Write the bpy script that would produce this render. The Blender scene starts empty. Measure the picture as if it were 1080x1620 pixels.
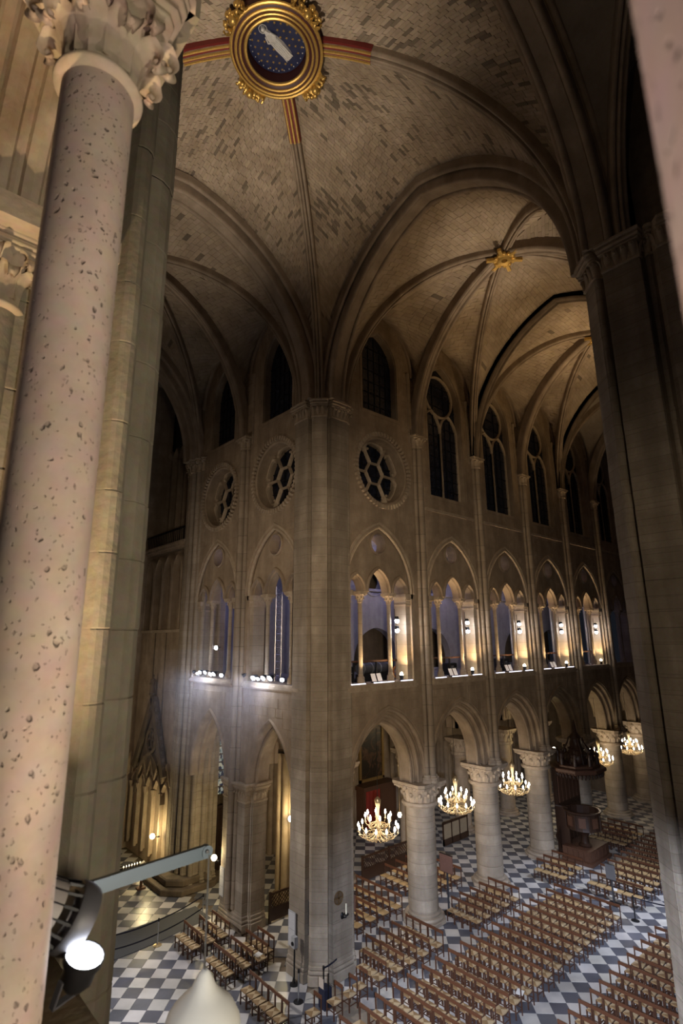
import bpy, bmesh, math, random
import numpy as np
from mathutils import Vector, Matrix
from mathutils.geometry import tessellate_polygon
random.seed(7)
PI = math.pi
sc = bpy.context.scene
COL = sc.collection

# ------------------------------------------------------------------ camera, world, exposure, large lights
EYE = Vector((0.0, 0.0, 12.0))
YAW, PITCH, ROLL, FPX = math.radians(48.06), math.radians(13.414), math.radians(-0.447), 849.06
cam_d = bpy.data.cameras.new('camera'); cam = bpy.data.objects.new('camera', cam_d); COL.objects.link(cam)
fw = Vector((math.cos(YAW)*math.cos(PITCH), math.sin(YAW)*math.cos(PITCH), math.sin(PITCH)))
r0 = Vector((math.sin(YAW), -math.cos(YAW), 0.0)); u0 = r0.cross(fw)
rt = r0*math.cos(ROLL) + u0*math.sin(ROLL); up = -r0*math.sin(ROLL) + u0*math.cos(ROLL)
M = Matrix((rt, up, -fw)).transposed().to_4x4(); M.translation = EYE
cam.matrix_world = M
cam_d.sensor_fit = 'VERTICAL'; cam_d.sensor_height = 36.0; cam_d.sensor_width = 24.0
cam_d.lens = FPX/1620*36.0; cam_d.clip_start = 0.02; cam_d.clip_end = 300
cam_d.dof.use_dof = True; cam_d.dof.focus_distance = 24.0; cam_d.dof.aperture_fstop = 3.2
sc.camera = cam

w = bpy.data.worlds.new('world'); sc.world = w; w.use_nodes = True
w.node_tree.nodes['Background'].inputs[0].default_value = (0.55, 0.62, 0.85, 1)
w.node_tree.nodes['Background'].inputs[1].default_value = 0.012
sc.view_settings.view_transform = 'Standard'; sc.view_settings.look = 'None'
sc.view_settings.gamma = 1.0; sc.view_settings.use_curve_mapping = False
sc.view_settings.exposure = 0.0
sc.cycles.max_bounces = 6; sc.cycles.diffuse_bounces = 4; sc.cycles.glossy_bounces = 3
sc.cycles.sample_clamp_indirect = 4.0; sc.cycles.caustics_reflective = False; sc.cycles.caustics_refractive = False

WARM = (1.0, 0.72, 0.42); AMBER = (1.0, 0.66, 0.30); COOL = (0.72, 0.80, 1.0); BLUE = (0.38, 0.42, 1.0); NEUT = (1.0, 0.88, 0.74)
def spot(name, loc, aim, power, color, cone=60, blend=0.6, radius=0.15):
    d = bpy.data.lights.new(name, 'SPOT'); d.energy = power; d.color = color
    d.spot_size = math.radians(cone); d.spot_blend = blend; d.shadow_soft_size = radius
    o = bpy.data.objects.new(name, d); COL.objects.link(o); o.location = loc
    o.rotation_euler = (Vector(aim)-Vector(loc)).to_track_quat('-Z', 'Y').to_euler(); return o
def point(name, loc, power, color, radius=0.2):
    d = bpy.data.lights.new(name, 'POINT'); d.energy = power; d.color = color; d.shadow_soft_size = radius
    o = bpy.data.objects.new(name, d); COL.objects.link(o); o.location = loc; return o
# uplighters standing on the gallery sills wash the vaults
VW = (1.0, .84, .66)
spot('vault_uplight', (1.3, 6.4, 13.0), (6.0, 12.6, 30.4), 6600, VW, 52, 1.0, 0.3)
spot('vault_uplight', (1.4, 16.2, 13.0), (6.6, 12.0, 30.4), 2000, VW, 48, 1.0, 0.3)
spot('vault_uplight', (20.7, 5.6, 11.2), (20.4, 11.4, 30.2), 5200, VW, 26, 1.0, 0.3)
spot('vault_uplight', (20.7, 5.6, 11.2), (22.0, 13.0, 28.2), 1250, AMBER, 66, 1.0, 0.3)
spot('vault_uplight', (31.4, 5.6, 11.2), (31.3, 11.4, 30.2), 5200, WARM, 28, 1.0, 0.3)
spot('vault_uplight', (31.4, 5.6, 11.2), (31.3, 13.4, 28.2), 2000, AMBER, 66, 1.0, 0.3)
spot('vault_uplight', (1.2, 23.4, 11.2), (6.8, 21.6, 30.2), 3000, VW, 40, 1.0, 0.3)
# floodlights on the gallery sills of the near transept wall wash floor, seats and the facing piers; two more are added fills
spot('unseen_flood', (1.25, 21.5, 11.2), (12.3, 17.8, 0.0), 4000, (1.0, .95, .92), 60, 0.8, 0.15)
spot('unseen_flood', (1.35, .9, 11.1), (19.0, 12.2, 0.0), 26000, COOL, 43, 0.9, 0.15)
spot('unseen_flood', (1.35, .3, 12.0), (17.5, 17.5, 12.6), 7000, (1.0, .80, .57), 54, 1.0, 0.2)
spot('unseen_flood', (1.25, 24.0, 12.2), (14.0, 22.0, 14.0), 1000, (1.0, .82, .62), 90, 1.0, 0.2)
spot('unseen_flood', (1.25, 30.5, 10.2), (14.3, 31.5, 8.5), 800, (1.0, .82, .55), 60, 1.0, 0.2)  # added fill, brightens the transept end bay
spot('unseen_flood', (1.3, -3.4, 11.5), (14.6, 4.4, 13.0), 900, (1.0, .82, .58), 46, 1.0, 0.2)  # added dim fill for the right crossing pier
spot('unseen_flood', (30.0, 5.6, 11.2), (28.0, 11.8, 0.0), 6000, COOL, 56, 0.8, 0.15)

# ------------------------------------------------------------------ mesh helpers
class MB:
    def __init__(s): s.v = []; s.f = []; s.m = []; s.uv = None
    def add(s, vs, fs, mi=0):
        o = len(s.v); s.v.extend([tuple(p) for p in vs]); s.f.extend([tuple(i+o for i in f) for f in fs]); s.m.extend([mi]*len(fs)); return s
    def box(s, x0, x1, y0, y1, z0, z1, mi=0):
        return s.add([(x0,y0,z0),(x1,y0,z0),(x1,y1,z0),(x0,y1,z0),(x0,y0,z1),(x1,y0,z1),(x1,y1,z1),(x0,y1,z1)],
                     [(0,3,2,1),(4,5,6,7),(0,1,5,4),(1,2,6,5),(2,3,7,6),(3,0,4,7)], mi)
    def beam(s, a, b, wd, ht, mi=0, upv=(0,0,1)):
        a = Vector(a); b = Vector(b); t = (b-a).normalized(); upv = Vector(upv)
        if abs(t.dot(upv)) > 0.98: upv = Vector((1,0,0))
        sd = t.cross(upv).normalized()*wd/2; u = sd.cross(t).normalized()*ht/2
        P = [a-sd-u, a+sd-u, a+sd+u, a-sd+u, b-sd-u, b+sd-u, b+sd+u, b-sd+u]
        return s.add(P, [(0,1,2,3),(7,6,5,4),(0,4,5,1),(1,5,6,2),(2,6,7,3),(3,7,4,0)], mi)
    def prism(s, poly, z0, z1, mi=0, bev=0.0, cap=True):
        n = len(poly)
        cx = sum(p[0] for p in poly)/n; cy = sum(p[1] for p in poly)/n
        if bev:
            def sh(p):
                dx, dy = p[0]-cx, p[1]-cy; l = math.hypot(dx, dy) or 1; k = (l-bev)/l; return (cx+dx*k, cy+dy*k)
            rings = [[(*sh(p), z0) for p in poly], [(*p, z0+bev) for p in poly], [(*p, z1-bev) for p in poly], [(*sh(p), z1) for p in poly]]
        else: rings = [[(*p, z0) for p in poly], [(*p, z1) for p in poly]]
        vs = [q for r in rings for q in r]; fs = []
        for k in range(len(rings)-1):
            for i in range(n):
                j = (i+1) % n; fs.append((k*n+i, k*n+j, (k+1)*n+j, (k+1)*n+i))
        if cap: fs += [tuple(range(n))[::-1], tuple(range((len(rings)-1)*n, len(rings)*n))]
        return s.add(vs, fs, mi)
    def lathe(s, prof, c=(0,0,0), seg=16, mi=0, a0=0, a1=2*PI, caps=True):
        full = abs(a1-a0-2*PI) < 1e-6; na = seg if full else seg+1; vs = []; fs = []
        for r, z in prof:
            for i in range(na):
                a = a0+(a1-a0)*i/seg; vs.append((c[0]+r*math.cos(a), c[1]+r*math.sin(a), c[2]+z))
        for k in range(len(prof)-1):
            for i in range(seg):
                j = (i+1) % na; fs.append((k*na+i, k*na+j, (k+1)*na+j, (k+1)*na+i))
        if caps and full and prof[0][0] > 1e-4: fs.append(tuple(range(na))[::-1])
        if caps and full and prof[-1][0] > 1e-4: fs.append(tuple(range((len(prof)-1)*na, len(prof)*na)))
        return s.add(vs, fs, mi)
    def tube(s, pts, r, seg=8, mi=0, flat=1.0, closed=False, ref=(0,0,1)):
        pts = [Vector(p) for p in pts]; n = len(pts); vs = []; fs = []
        for i, p in enumerate(pts):
            if closed: t = pts[(i+1) % n]-pts[i-1]
            else: t = pts[min(i+1, n-1)]-pts[max(i-1, 0)]
            t.normalize(); rf = Vector(ref)
            if abs(t.dot(rf)) > 0.97: rf = Vector((1,0,0)) if abs(t.x) < 0.9 else Vector((0,1,0))
            a = t.cross(rf).normalized(); b = a.cross(t).normalized()
            rr = r[i] if isinstance(r, (list, tuple)) else r
            for k in range(seg):
                an = 2*PI*k/seg; vs.append(p+a*math.cos(an)*rr+b*math.sin(an)*rr*flat)
        for i in range(n if closed else n-1):
            for k in range(seg):
                k2 = (k+1) % seg; i2 = (i+1) % n; fs.append((i*seg+k, i*seg+k2, i2*seg+k2, i2*seg+k))
        if not closed: fs += [tuple(range(seg))[::-1], tuple(range((n-1)*seg, n*seg))]
        return s.add(vs, fs, mi)
    def ball(s, c, r, seg=8, rings=5, mi=0):
        rr = (r, r, r) if not isinstance(r, (tuple, list)) else r
        vs = [(c[0], c[1], c[2]-rr[2])]
        for k in range(1, rings):
            a = -PI/2+PI*k/rings
            for i in range(seg):
                b = 2*PI*i/seg; vs.append((c[0]+rr[0]*math.cos(a)*math.cos(b), c[1]+rr[1]*math.cos(a)*math.sin(b), c[2]+rr[2]*math.sin(a)))
        vs.append((c[0], c[1], c[2]+rr[2])); fs = []
        for i in range(seg):
            j = (i+1) % seg; fs.append((0, 1+j, 1+i)); fs.append((len(vs)-1, 1+(rings-2)*seg+i, 1+(rings-2)*seg+j))
            for k in range(rings-2): fs.append((1+k*seg+i, 1+k*seg+j, 1+(k+1)*seg+j, 1+(k+1)*seg+i))
        return s.add(vs, fs, mi)
    def mesh(s, name, mats, smooth=0.0):
        me = bpy.data.meshes.new(name); me.from_pydata(s.v, [], s.f)
        if not isinstance(mats, (list, tuple)): mats = [mats]
        for m_ in mats: me.materials.append(m_)
        if len(mats) > 1: me.polygons.foreach_set('material_index', s.m)
        if smooth:
            me.polygons.foreach_set('use_smooth', [True]*len(me.polygons)); me.update(); me.set_sharp_from_angle(angle=math.radians(smooth))
        if s.uv is not None:
            l = me.uv_layers.new(name='uv'); idx = np.empty(len(me.loops), dtype=np.int32); me.loops.foreach_get('vertex_index', idx)
            l.data.foreach_set('uv', np.asarray(s.uv, dtype=np.float32)[idx].ravel())
        me.update(); return me
    def build(s, name, mats, parent=None, smooth=0.0, kind=None):
        return link(name, s.mesh(name, mats, smooth), parent, kind)
def link(name, me, parent=None, kind=None, loc=None, rz=0, scale=None):
    o = bpy.data.objects.new(name, me); COL.objects.link(o)
    if parent: o.parent = parent
    if kind: o['kind'] = kind
    if loc is not None: o.location = loc
    if rz: o.rotation_euler = (0, 0, rz)
    if scale is not None: o.scale = scale if isinstance(scale, (tuple, list)) else (scale,)*3
    return o
def tag(o, label, cat, group=None):
    o['label'] = label; o['category'] = cat; o['kind'] = 'thing'
    if group: o['group'] = group
    return o
def thing(name, label, cat, loc=(0,0,0), rz=0, group=None):
    o = link(name, None, None, None, loc, rz); return tag(o, label, cat, group)
def copy_tree(o, parent=None, depth=0):
    c = o.copy(); COL.objects.link(c); c.parent = parent
    for ch in KIDS.get(o.name) or [x for x in o.children]: copy_tree(ch, c, depth+1)
    return c
KIDS = {}
def structure(name, label=None):
    o = link(name, None, None, 'structure')
    if label: o['label'] = label
    return o

# ------------------------------------------------------------------ materials
def nodes(name):
    m = bpy.data.materials.new(name); m.use_nodes = True; nt = m.node_tree
    return m, nt, nt.nodes, nt.links, nt.nodes['Principled BSDF']
def stone(name, c1, c2, rough=0.85, course=0.0, bump=0.25, nscale=1.3, stain=0.35, uvbrick=None, plane=None, pits=0.0, tint=False):
    m, nt, N, L, b = nodes(name); b.inputs['Roughness'].default_value = rough
    tc = N.new('ShaderNodeTexCoord'); co = tc.outputs['Object']
    geo = N.new('ShaderNodeNewGeometry'); pos = geo.outputs['Position']
    n1 = N.new('ShaderNodeTexNoise'); n1.inputs['Scale'].default_value = nscale; n1.inputs['Detail'].default_value = 6; n1.inputs['Roughness'].default_value = 0.65
    L.new(pos, n1.inputs['Vector'])
    rp = N.new('ShaderNodeValToRGB'); rp.color_ramp.elements[0].position = 0.32; rp.color_ramp.elements[1].position = 0.68
    rp.color_ramp.elements[0].color = (*c1, 1); rp.color_ramp.elements[1].color = (*c2, 1); L.new(n1.outputs['Fac'], rp.inputs['Fac'])
    col = rp.outputs['Color']; h = n1.outputs['Fac']
    sp = N.new('ShaderNodeSeparateXYZ'); L.new(pos, sp.inputs[0])
    def math_(op, a, bb=None):
        q = N.new('ShaderNodeMath'); q.operation = op
        for i, x in enumerate((a, bb)):
            if x is None: continue
            if isinstance(x, (int, float)): q.inputs[i].default_value = x
            else: L.new(x, q.inputs[i])
        return q.outputs[0]
    def mixc(fac, a, bb, mode='MIX'):
        q = N.new('ShaderNodeMix'); q.data_type = 'RGBA'; q.blend_type = mode
        for x, i in ((fac, 0), (a, 6), (bb, 7)):
            if isinstance(x, (int, float)): q.inputs[i].default_value = x
            elif isinstance(x, tuple): q.inputs[i].default_value = (*x, 1)
            else: L.new(x, q.inputs[i])
        return q.outputs[2]
    n2 = N.new('ShaderNodeTexNoise'); n2.inputs['Scale'].default_value = 18; n2.inputs['Detail'].default_value = 4; L.new(pos, n2.inputs['Vector'])
    if stain:
        mp = N.new('ShaderNodeMapping'); mp.inputs['Scale'].default_value = (1.1, 1.1, 0.16); L.new(pos, mp.inputs['Vector'])
        n3 = N.new('ShaderNodeTexNoise'); n3.inputs['Scale'].default_value = 1.6; n3.inputs['Detail'].default_value = 5; L.new(mp.outputs[0], n3.inputs['Vector'])
        r3 = N.new('ShaderNodeValToRGB'); r3.color_ramp.elements[0].position = 0.40; r3.color_ramp.elements[1].position = 0.62; L.new(n3.outputs['Fac'], r3.inputs['Fac'])
        col = mixc(math_('MULTIPLY', math_('SUBTRACT', 1.0, r3.outputs['Color']), stain), col, tuple(x*0.45 for x in c1))
    if course:
        k = math_('FLOOR', math_('DIVIDE', sp.outputs[2], course))
        wn = N.new('ShaderNodeTexWhiteNoise'); wn.noise_dimensions = '1D'; L.new(k, wn.inputs['W'])
        col = mixc(math_('MULTIPLY', wn.outputs['Value'], 0.35), col, tuple(x*0.55 for x in c1))
        fr = math_('FRACT', math_('DIVIDE', sp.outputs[2], course))
        j = math_('LESS_THAN', fr, 0.05); col = mixc(math_('MULTIPLY', j, 0.45), col, tuple(x*0.4 for x in c1))
        h = math_('SUBTRACT', h, math_('MULTIPLY', j, 0.8))
    if tint:
        at = N.new('ShaderNodeAttribute'); at.attribute_name = 'tint'; col = mixc(1.0, col, at.outputs['Color'], 'MULTIPLY')
    col = mixc(0.22, col, n2.outputs['Color'], 'SOFT_LIGHT')
    hh = math_('ADD', math_('MULTIPLY', h, 0.6), math_('MULTIPLY', n2.outputs['Fac'], 0.4))
    if pits:
        mp = N.new('ShaderNodeMapping'); mp.inputs['Scale'].default_value = (1.0, 1.0, 0.8); L.new(pos, mp.inputs['Vector'])
        jn = N.new('ShaderNodeTexNoise'); jn.inputs['Scale'].default_value = 60; L.new(mp.outputs[0], jn.inputs['Vector'])
        jm = mixc(0.02, mp.outputs[0], jn.outputs['Color'], 'ADD')
        dark = None
        for scl, th, dep in ((46, 0.16, 1.0), (110, 0.20, 0.5), (24, 0.10, 1.2)):
            vo = N.new('ShaderNodeTexVoronoi'); vo.inputs['Scale'].default_value = scl; vo.inputs['Randomness'].default_value = 1; L.new(jm, vo.inputs['Vector'])
            spx = N.new('ShaderNodeSeparateColor'); L.new(vo.outputs['Color'], spx.inputs[0])
            sel = math_('GREATER_THAN', spx.outputs[0], 0.83)
            mr = N.new('ShaderNodeMapRange'); mr.inputs['From Min'].default_value = th; mr.inputs['From Max'].default_value = th*1.9
            mr.inputs['To Min'].default_value = 1; mr.inputs['To Max'].default_value = 0; L.new(vo.outputs['Distance'], mr.inputs['Value'])
            p = math_('MULTIPLY', math_('MULTIPLY', mr.outputs[0], sel), dep)
            dark = p if dark is None else math_('MAXIMUM', dark, p)
        hh = math_('SUBTRACT', math_('MULTIPLY', hh, 0.25), math_('MULTIPLY', dark, pits))
        col = mixc(math_('MINIMUM', math_('MULTIPLY', dark, 0.45), 1.0), col, tuple(x*0.42 for x in c1))
    L.new(col, b.inputs['Base Color'])
    bp = N.new('ShaderNodeBump'); bp.inputs['Strength'].default_value = bump; bp.inputs['Distance'].default_value = 0.05 if not pits else 0.012
    L.new(hh, bp.inputs['Height']); L.new(bp.outputs[0], b.inputs['Normal'])
    return m
def plain(name, c, rough=0.6, metal=0.0, emit=0.0, var=0.15, scale=8, ecol=None, stretch=None):
    m, nt, N, L, b = nodes(name); b.inputs['Roughness'].default_value = rough; b.inputs['Metallic'].default_value = metal
    tc = N.new('ShaderNodeTexCoord'); n = N.new('ShaderNodeTexNoise'); n.inputs['Scale'].default_value = scale; n.inputs['Detail'].default_value = 4
    mp = N.new('ShaderNodeMapping'); L.new(tc.outputs['Object'], mp.inputs[0]); L.new(mp.outputs[0], n.inputs['Vector'])
    if stretch: mp.inputs['Scale'].default_value = stretch
    r = N.new('ShaderNodeValToRGB'); r.color_ramp.elements[0].color = (*[x*(1-var) for x in c], 1); r.color_ramp.elements[1].color = (*[min(1, x*(1+var)) for x in c], 1)
    L.new(n.outputs['Fac'], r.inputs['Fac']); L.new(r.outputs['Color'], b.inputs['Base Color'])
    if emit:
        b.inputs['Emission Color'].default_value = (*(ecol or c), 1); b.inputs['Emission Strength'].default_value = emit
    return m
S_WALL = stone('wall_limestone', (0.30, 0.225, 0.155), (0.46, 0.36, 0.26), course=0.0, stain=0.35)
S_PIER = stone('pier_limestone', (0.33, 0.265, 0.195), (0.50, 0.42, 0.33), stain=0.45, course=0.37)
S_SHAFT = stone('shaft_limestone', (0.31, 0.24, 0.17), (0.46, 0.37, 0.28), course=0.9, stain=0.3)
S_COL = stone('column_limestone', (0.36, 0.285, 0.205), (0.52, 0.43, 0.33), stain=0.4, course=0.47)
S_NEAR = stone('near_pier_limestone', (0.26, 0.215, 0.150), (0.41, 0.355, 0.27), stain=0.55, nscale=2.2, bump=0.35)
S_MONO = stone('pitted_monolith', (0.38, 0.29, 0.235), (0.54, 0.425, 0.355), stain=0.25, nscale=3.0, bump=0.9, pits=1.0)
S_CARVE = stone('carved_limestone', (0.40, 0.31, 0.22), (0.54, 0.44, 0.33), stain=0.25, nscale=4)
S_VAULT = stone('vault_mortar', (0.23, 0.185, 0.14), (0.33, 0.275, 0.215), stain=0.0)
S_BRICK = stone('vault_brick', (0.28, 0.215, 0.15), (0.44, 0.355, 0.265), stain=0.0, nscale=0.8, tint=True)
S_RIB = stone('rib_limestone', (0.27, 0.205, 0.145), (0.42, 0.33, 0.245), stain=0.3)
S_DARK = stone('dark_limestone', (0.12, 0.09, 0.06), (0.22, 0.165, 0.115), stain=0.4)
S_PLASTER = stone('gallery_plaster', (0.34, 0.32, 0.33), (0.46, 0.44, 0.45), stain=0.3)
GOLD = plain('gilding', (0.72, 0.47, 0.14), 0.38, 0.75, var=0.3, scale=20)
CRIM = plain('crimson_paint', (0.19, 0.02, 0.018), 0.5)
NAVY = plain('night_blue_paint', (0.012, 0.017, 0.06), 0.5, var=0.6, scale=5)
SILV = plain('silvery_paint', (0.62, 0.60, 0.58), 0.5, 0.2, var=0.4, scale=30)
BLACK = plain('black_metal', (0.018, 0.018, 0.02), 0.45, 0.4)
DGREY = plain('dark_grey_casing', (0.07, 0.07, 0.078), 0.5, 0.3)
STEEL = plain('steel', (0.55, 0.56, 0.58), 0.3, 0.9)
ARMM = plain('blue_grey_paint', (0.13, 0.18, 0.225), 0.5, 0.1, var=0.1)
BRASS = plain('brass', (0.72, 0.56, 0.32), 0.35, 0.75)
WOODC = plain('chair_wood', (0.120, 0.048, 0.024), 0.42, var=0.35, scale=6, stretch=(1, 1, 8))
WOODL = plain('chair_leg_wood', (0.075, 0.032, 0.018), 0.5, var=0.3)
DWOOD = plain('dark_oak', (0.045, 0.022, 0.013), 0.4, var=0.4, stretch=(6, 6, 1))
MWOOD = plain('brown_oak', (0.11, 0.05, 0.028), 0.5, var=0.4, stretch=(6, 6, 1))
PAPER = plain('paper', (0.78, 0.77, 0.75), 0.8, var=0.05)
REDC = plain('red_cloth', (0.33, 0.035, 0.02), 0.8, var=0.35, scale=14)
BELT = plain('blue_belt', (0.012, 0.014, 0.032), 0.7)
CARPET = plain('grey_carpet', (0.10, 0.10, 0.10), 0.95, var=0.2, scale=60)
WAX = plain('white_weight', (0.88, 0.87, 0.83), 0.55, var=0.06, scale=6)
CANDLE = plain('candle_sleeve', (0.75, 0.66, 0.5), 0.6)
BULB = plain('lit_bulb', (1.0, 0.95, 0.85), 0.5, 0, 30, ecol=(1.0, 0.90, 0.76))
LENSW = plain('lit_cool_lens', (0.9, 0.93, 1.0), 0.5, 0, 60, ecol=(0.86, 0.90, 1.0))
LENSB = plain('lit_warm_lens', (1.0, 0.9, 0.7), 0.5, 0, 26, ecol=(1.0, 0.84, 0.55))
STRIP = plain('lit_strip', (0.85, 0.85, 1.0), 0.5, 0, 2.2, ecol=(0.80, 0.82, 1.0))
PAGE = plain('lit_page', (0.9, 0.8, 0.72), 0.6, 0, 0.25, ecol=(1.0, 0.8, 0.68))
def glass_mat():
    m, nt, N, L, b = nodes('night_leaded_glass'); b.inputs['Roughness'].default_value = 0.25
    tc = N.new('ShaderNodeTexCoord'); v = N.new('ShaderNodeTexVoronoi'); v.inputs['Scale'].default_value = 5; L.new(tc.outputs['Object'], v.inputs['Vector'])
    r = N.new('ShaderNodeValToRGB'); r.color_ramp.elements[0].color = (0.006, 0.008, 0.018, 1); r.color_ramp.elements[1].color = (0.022, 0.028, 0.05, 1)
    L.new(v.outputs['Color'], r.inputs['Fac']); L.new(r.outputs['Color'], b.inputs['Base Color'])
    return m
GLASS = glass_mat()
def stained():
    m, nt, N, L, b = nodes('stained_glass'); b.inputs['Roughness'].default_value = 0.3
    tc = N.new('ShaderNodeTexCoord'); v = N.new('ShaderNodeTexVoronoi'); v.inputs['Scale'].default_value = 7; L.new(tc.outputs['Object'], v.inputs['Vector'])
    r = N.new('ShaderNodeValToRGB'); r.color_ramp.interpolation = 'CONSTANT'
    for p, c in ((0, (0.01, 0.012, 0.03)), (0.35, (0.30, 0.33, 0.30)), (0.55, (0.03, 0.03, 0.05)), (0.7, (0.42, 0.40, 0.30)), (0.85, (0.12, 0.16, 0.14))):
        e = r.color_ramp.elements.new(p); e.color = (*c, 1)
    sp = N.new('ShaderNodeSeparateColor'); L.new(v.outputs['Color'], sp.inputs[0]); L.new(sp.outputs[0], r.inputs['Fac'])
    L.new(r.outputs['Color'], b.inputs['Base Color']); L.new(r.outputs['Color'], b.inputs['Emission Color']); b.inputs['Emission Strength'].default_value = 0.55
    return m
STAIN = stained()
def rush():
    m, nt, N, L, b = nodes('woven_rush'); b.inputs['Roughness'].default_value = 0.7
    tc = N.new('ShaderNodeTexCoord'); sp = N.new('ShaderNodeSeparateXYZ'); L.new(tc.outputs['Object'], sp.inputs[0])
    def mth(op, a, bb):
        q = N.new('ShaderNodeMath'); q.operation = op
        for i, x in enumerate((a, bb)):
            if x is None: continue
            if isinstance(x, (int, float)): q.inputs[i].default_value = x
            else: L.new(x, q.inputs[i])
        return q.outputs[0]
    ax = mth('ABSOLUTE', sp.outputs[0], None); ay = mth('ABSOLUTE', sp.outputs[1], None)
    sel = mth('GREATER_THAN', ax, ay)
    mx = mth('MAXIMUM', ax, ay); st = mth('SINE', mth('MULTIPLY', mx, 420.0), None)
    r = N.new('ShaderNodeMix'); r.data_type = 'RGBA'; r.inputs[6].default_value = (0.58, 0.44, 0.26, 1); r.inputs[7].default_value = (0.31, 0.195, 0.09, 1); L.new(sel, r.inputs[0])
    q = N.new('ShaderNodeMix'); q.data_type = 'RGBA'; q.blend_type = 'MULTIPLY'; L.new(mth('MULTIPLY', mth('ADD', st, 1.0), 0.2), q.inputs[0]); L.new(r.outputs[2], q.inputs[6]); q.inputs[7].default_value = (0.4, 0.35, 0.3, 1)
    L.new(q.outputs[2], b.inputs['Base Color'])
    return m
RUSH = rush()
def marble(name, c, var):
    m, nt, N, L, b = nodes(name); b.inputs['Roughness'].default_value = 0.32
    oi = N.new('ShaderNodeObjectInfo'); geo = N.new('ShaderNodeNewGeometry')
    n = N.new('ShaderNodeTexNoise'); n.inputs['Scale'].default_value = 0.9; n.inputs['Detail'].default_value = 6; L.new(geo.outputs['Position'], n.inputs['Vector'])
    at = N.new('ShaderNodeAttribute'); at.attribute_name = 'tint'
    r = N.new('ShaderNodeValToRGB'); r.color_ramp.elements[0].position = 0.3; r.color_ramp.elements[1].position = 0.7
    r.color_ramp.elements[0].color = (*[x*(1-var) for x in c], 1); r.color_ramp.elements[1].color = (*[x*(1+var) for x in c], 1); L.new(n.outputs['Fac'], r.inputs['Fac'])
    q = N.new('ShaderNodeMix'); q.data_type = 'RGBA'; q.blend_type = 'MULTIPLY'; q.inputs[0].default_value = 0.7; L.new(r.outputs['Color'], q.inputs[6]); L.new(at.outputs['Color'], q.inputs[7])
    L.new(q.outputs[2], b.inputs['Base Color'])
    return m
T_WHITE = marble('pale_marble', (0.62, 0.595, 0.56), 0.2); T_DARK = marble('slate_marble', (0.125, 0.13, 0.155), 0.3)
def painting_mat():
    m, nt, N, L, b = nodes('dark_oil_painting'); b.inputs['Roughness'].default_value = 0.35
    tc = N.new('ShaderNodeTexCoord'); n = N.new('ShaderNodeTexNoise'); n.inputs['Scale'].default_value = 1.6; n.inputs['Detail'].default_value = 7; n.inputs['Distortion'].default_value = 1.2
    L.new(tc.outputs['Object'], n.inputs['Vector']); r = N.new('ShaderNodeValToRGB')
    for p, c in ((0.0, (0.01, 0.008, 0.006)), (0.48, (0.03, 0.018, 0.01)), (0.6, (0.16, 0.08, 0.04)), (0.68, (0.05, 0.03, 0.03)), (0.8, (0.22, 0.14, 0.08))):
        e = r.color_ramp.elements.new(p); e.color = (*c, 1)
    L.new(n.outputs['Fac'], r.inputs['Fac']); L.new(r.outputs['Color'], b.inputs['Base Color'])
    return m
PAINT = painting_mat()
def tint_mesh(me, cols):
    a = me.color_attributes.new('tint', 'FLOAT_COLOR', 'CORNER')
    arr = np.ones((len(me.loops), 4), dtype=np.float32); k = 0
    ls = np.empty(len(me.polygons), dtype=np.int32); me.polygons.foreach_get('loop_total', ls)
    arr[:, :3] = np.repeat(np.asarray(cols, dtype=np.float32), ls, axis=0); a.data.foreach_set('color', arr.ravel())

# ------------------------------------------------------------------ architecture helpers
def arch(c, S, h, z0, n=9, stilt=0.0):
    """pointed arch: list of (u, z, nu, nz) from left foot to right foot"""
    r = (S*S+h*h)/(2*S); pe = math.acos(max(-1, min(1, (S-r)/r))); L = []
    if stilt: L.append((c-S, z0-stilt, -1.0, 0.0))
    for i in range(n+1):
        ph = PI+(pe-PI)*i/n; L.append((c-S+r+r*math.cos(ph), z0+r*math.sin(ph), math.cos(ph), math.sin(ph)))
    L[-1] = (c, z0+h, 0.0, 1.0/max(0.5, math.sin(pe)))
    return L+[(2*c-u, z, -nu, nz) for u, z, nu, nz in L[-2::-1]]
def arch_poly(c, S, h, z0, zb, n=9): return [(c-S, zb)]+[(u, z) for u, z, _, _ in arch(c, S, h, z0, n)]+[(c+S, zb)]
def circ(c, z, r, n=24): return [(c+r*math.cos(2*PI*i/n), z+r*math.sin(2*PI*i/n)) for i in range(n)]
def sweep(mb, P, path, prof, closed_prof=True, closed_path=False, mi=0):
    vs = []; n = len(prof); fs = []
    for u, z, nu, nz in path:
        for a, d in prof: vs.append(P(u+nu*a, z+nz*a, d))
    m_ = len(path)
    for i in range(m_ if closed_path else m_-1):
        for k in range(n if closed_prof else n-1):
            k2 = (k+1) % n; i2 = (i+1) % m_; fs.append((i*n+k, i*n+k2, i2*n+k2, i2*n+k))
    if closed_prof and not closed_path: fs += [tuple(range(n)), tuple(range((m_-1)*n, m_*n))[::-1]]
    mb.add(vs, fs, mi)
def ring_path(c, z, r, n=32): return [(c+r*math.cos(2*PI*i/n), z+r*math.sin(2*PI*i/n), math.cos(2*PI*i/n), math.sin(2*PI*i/n)) for i in range(n)]
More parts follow.
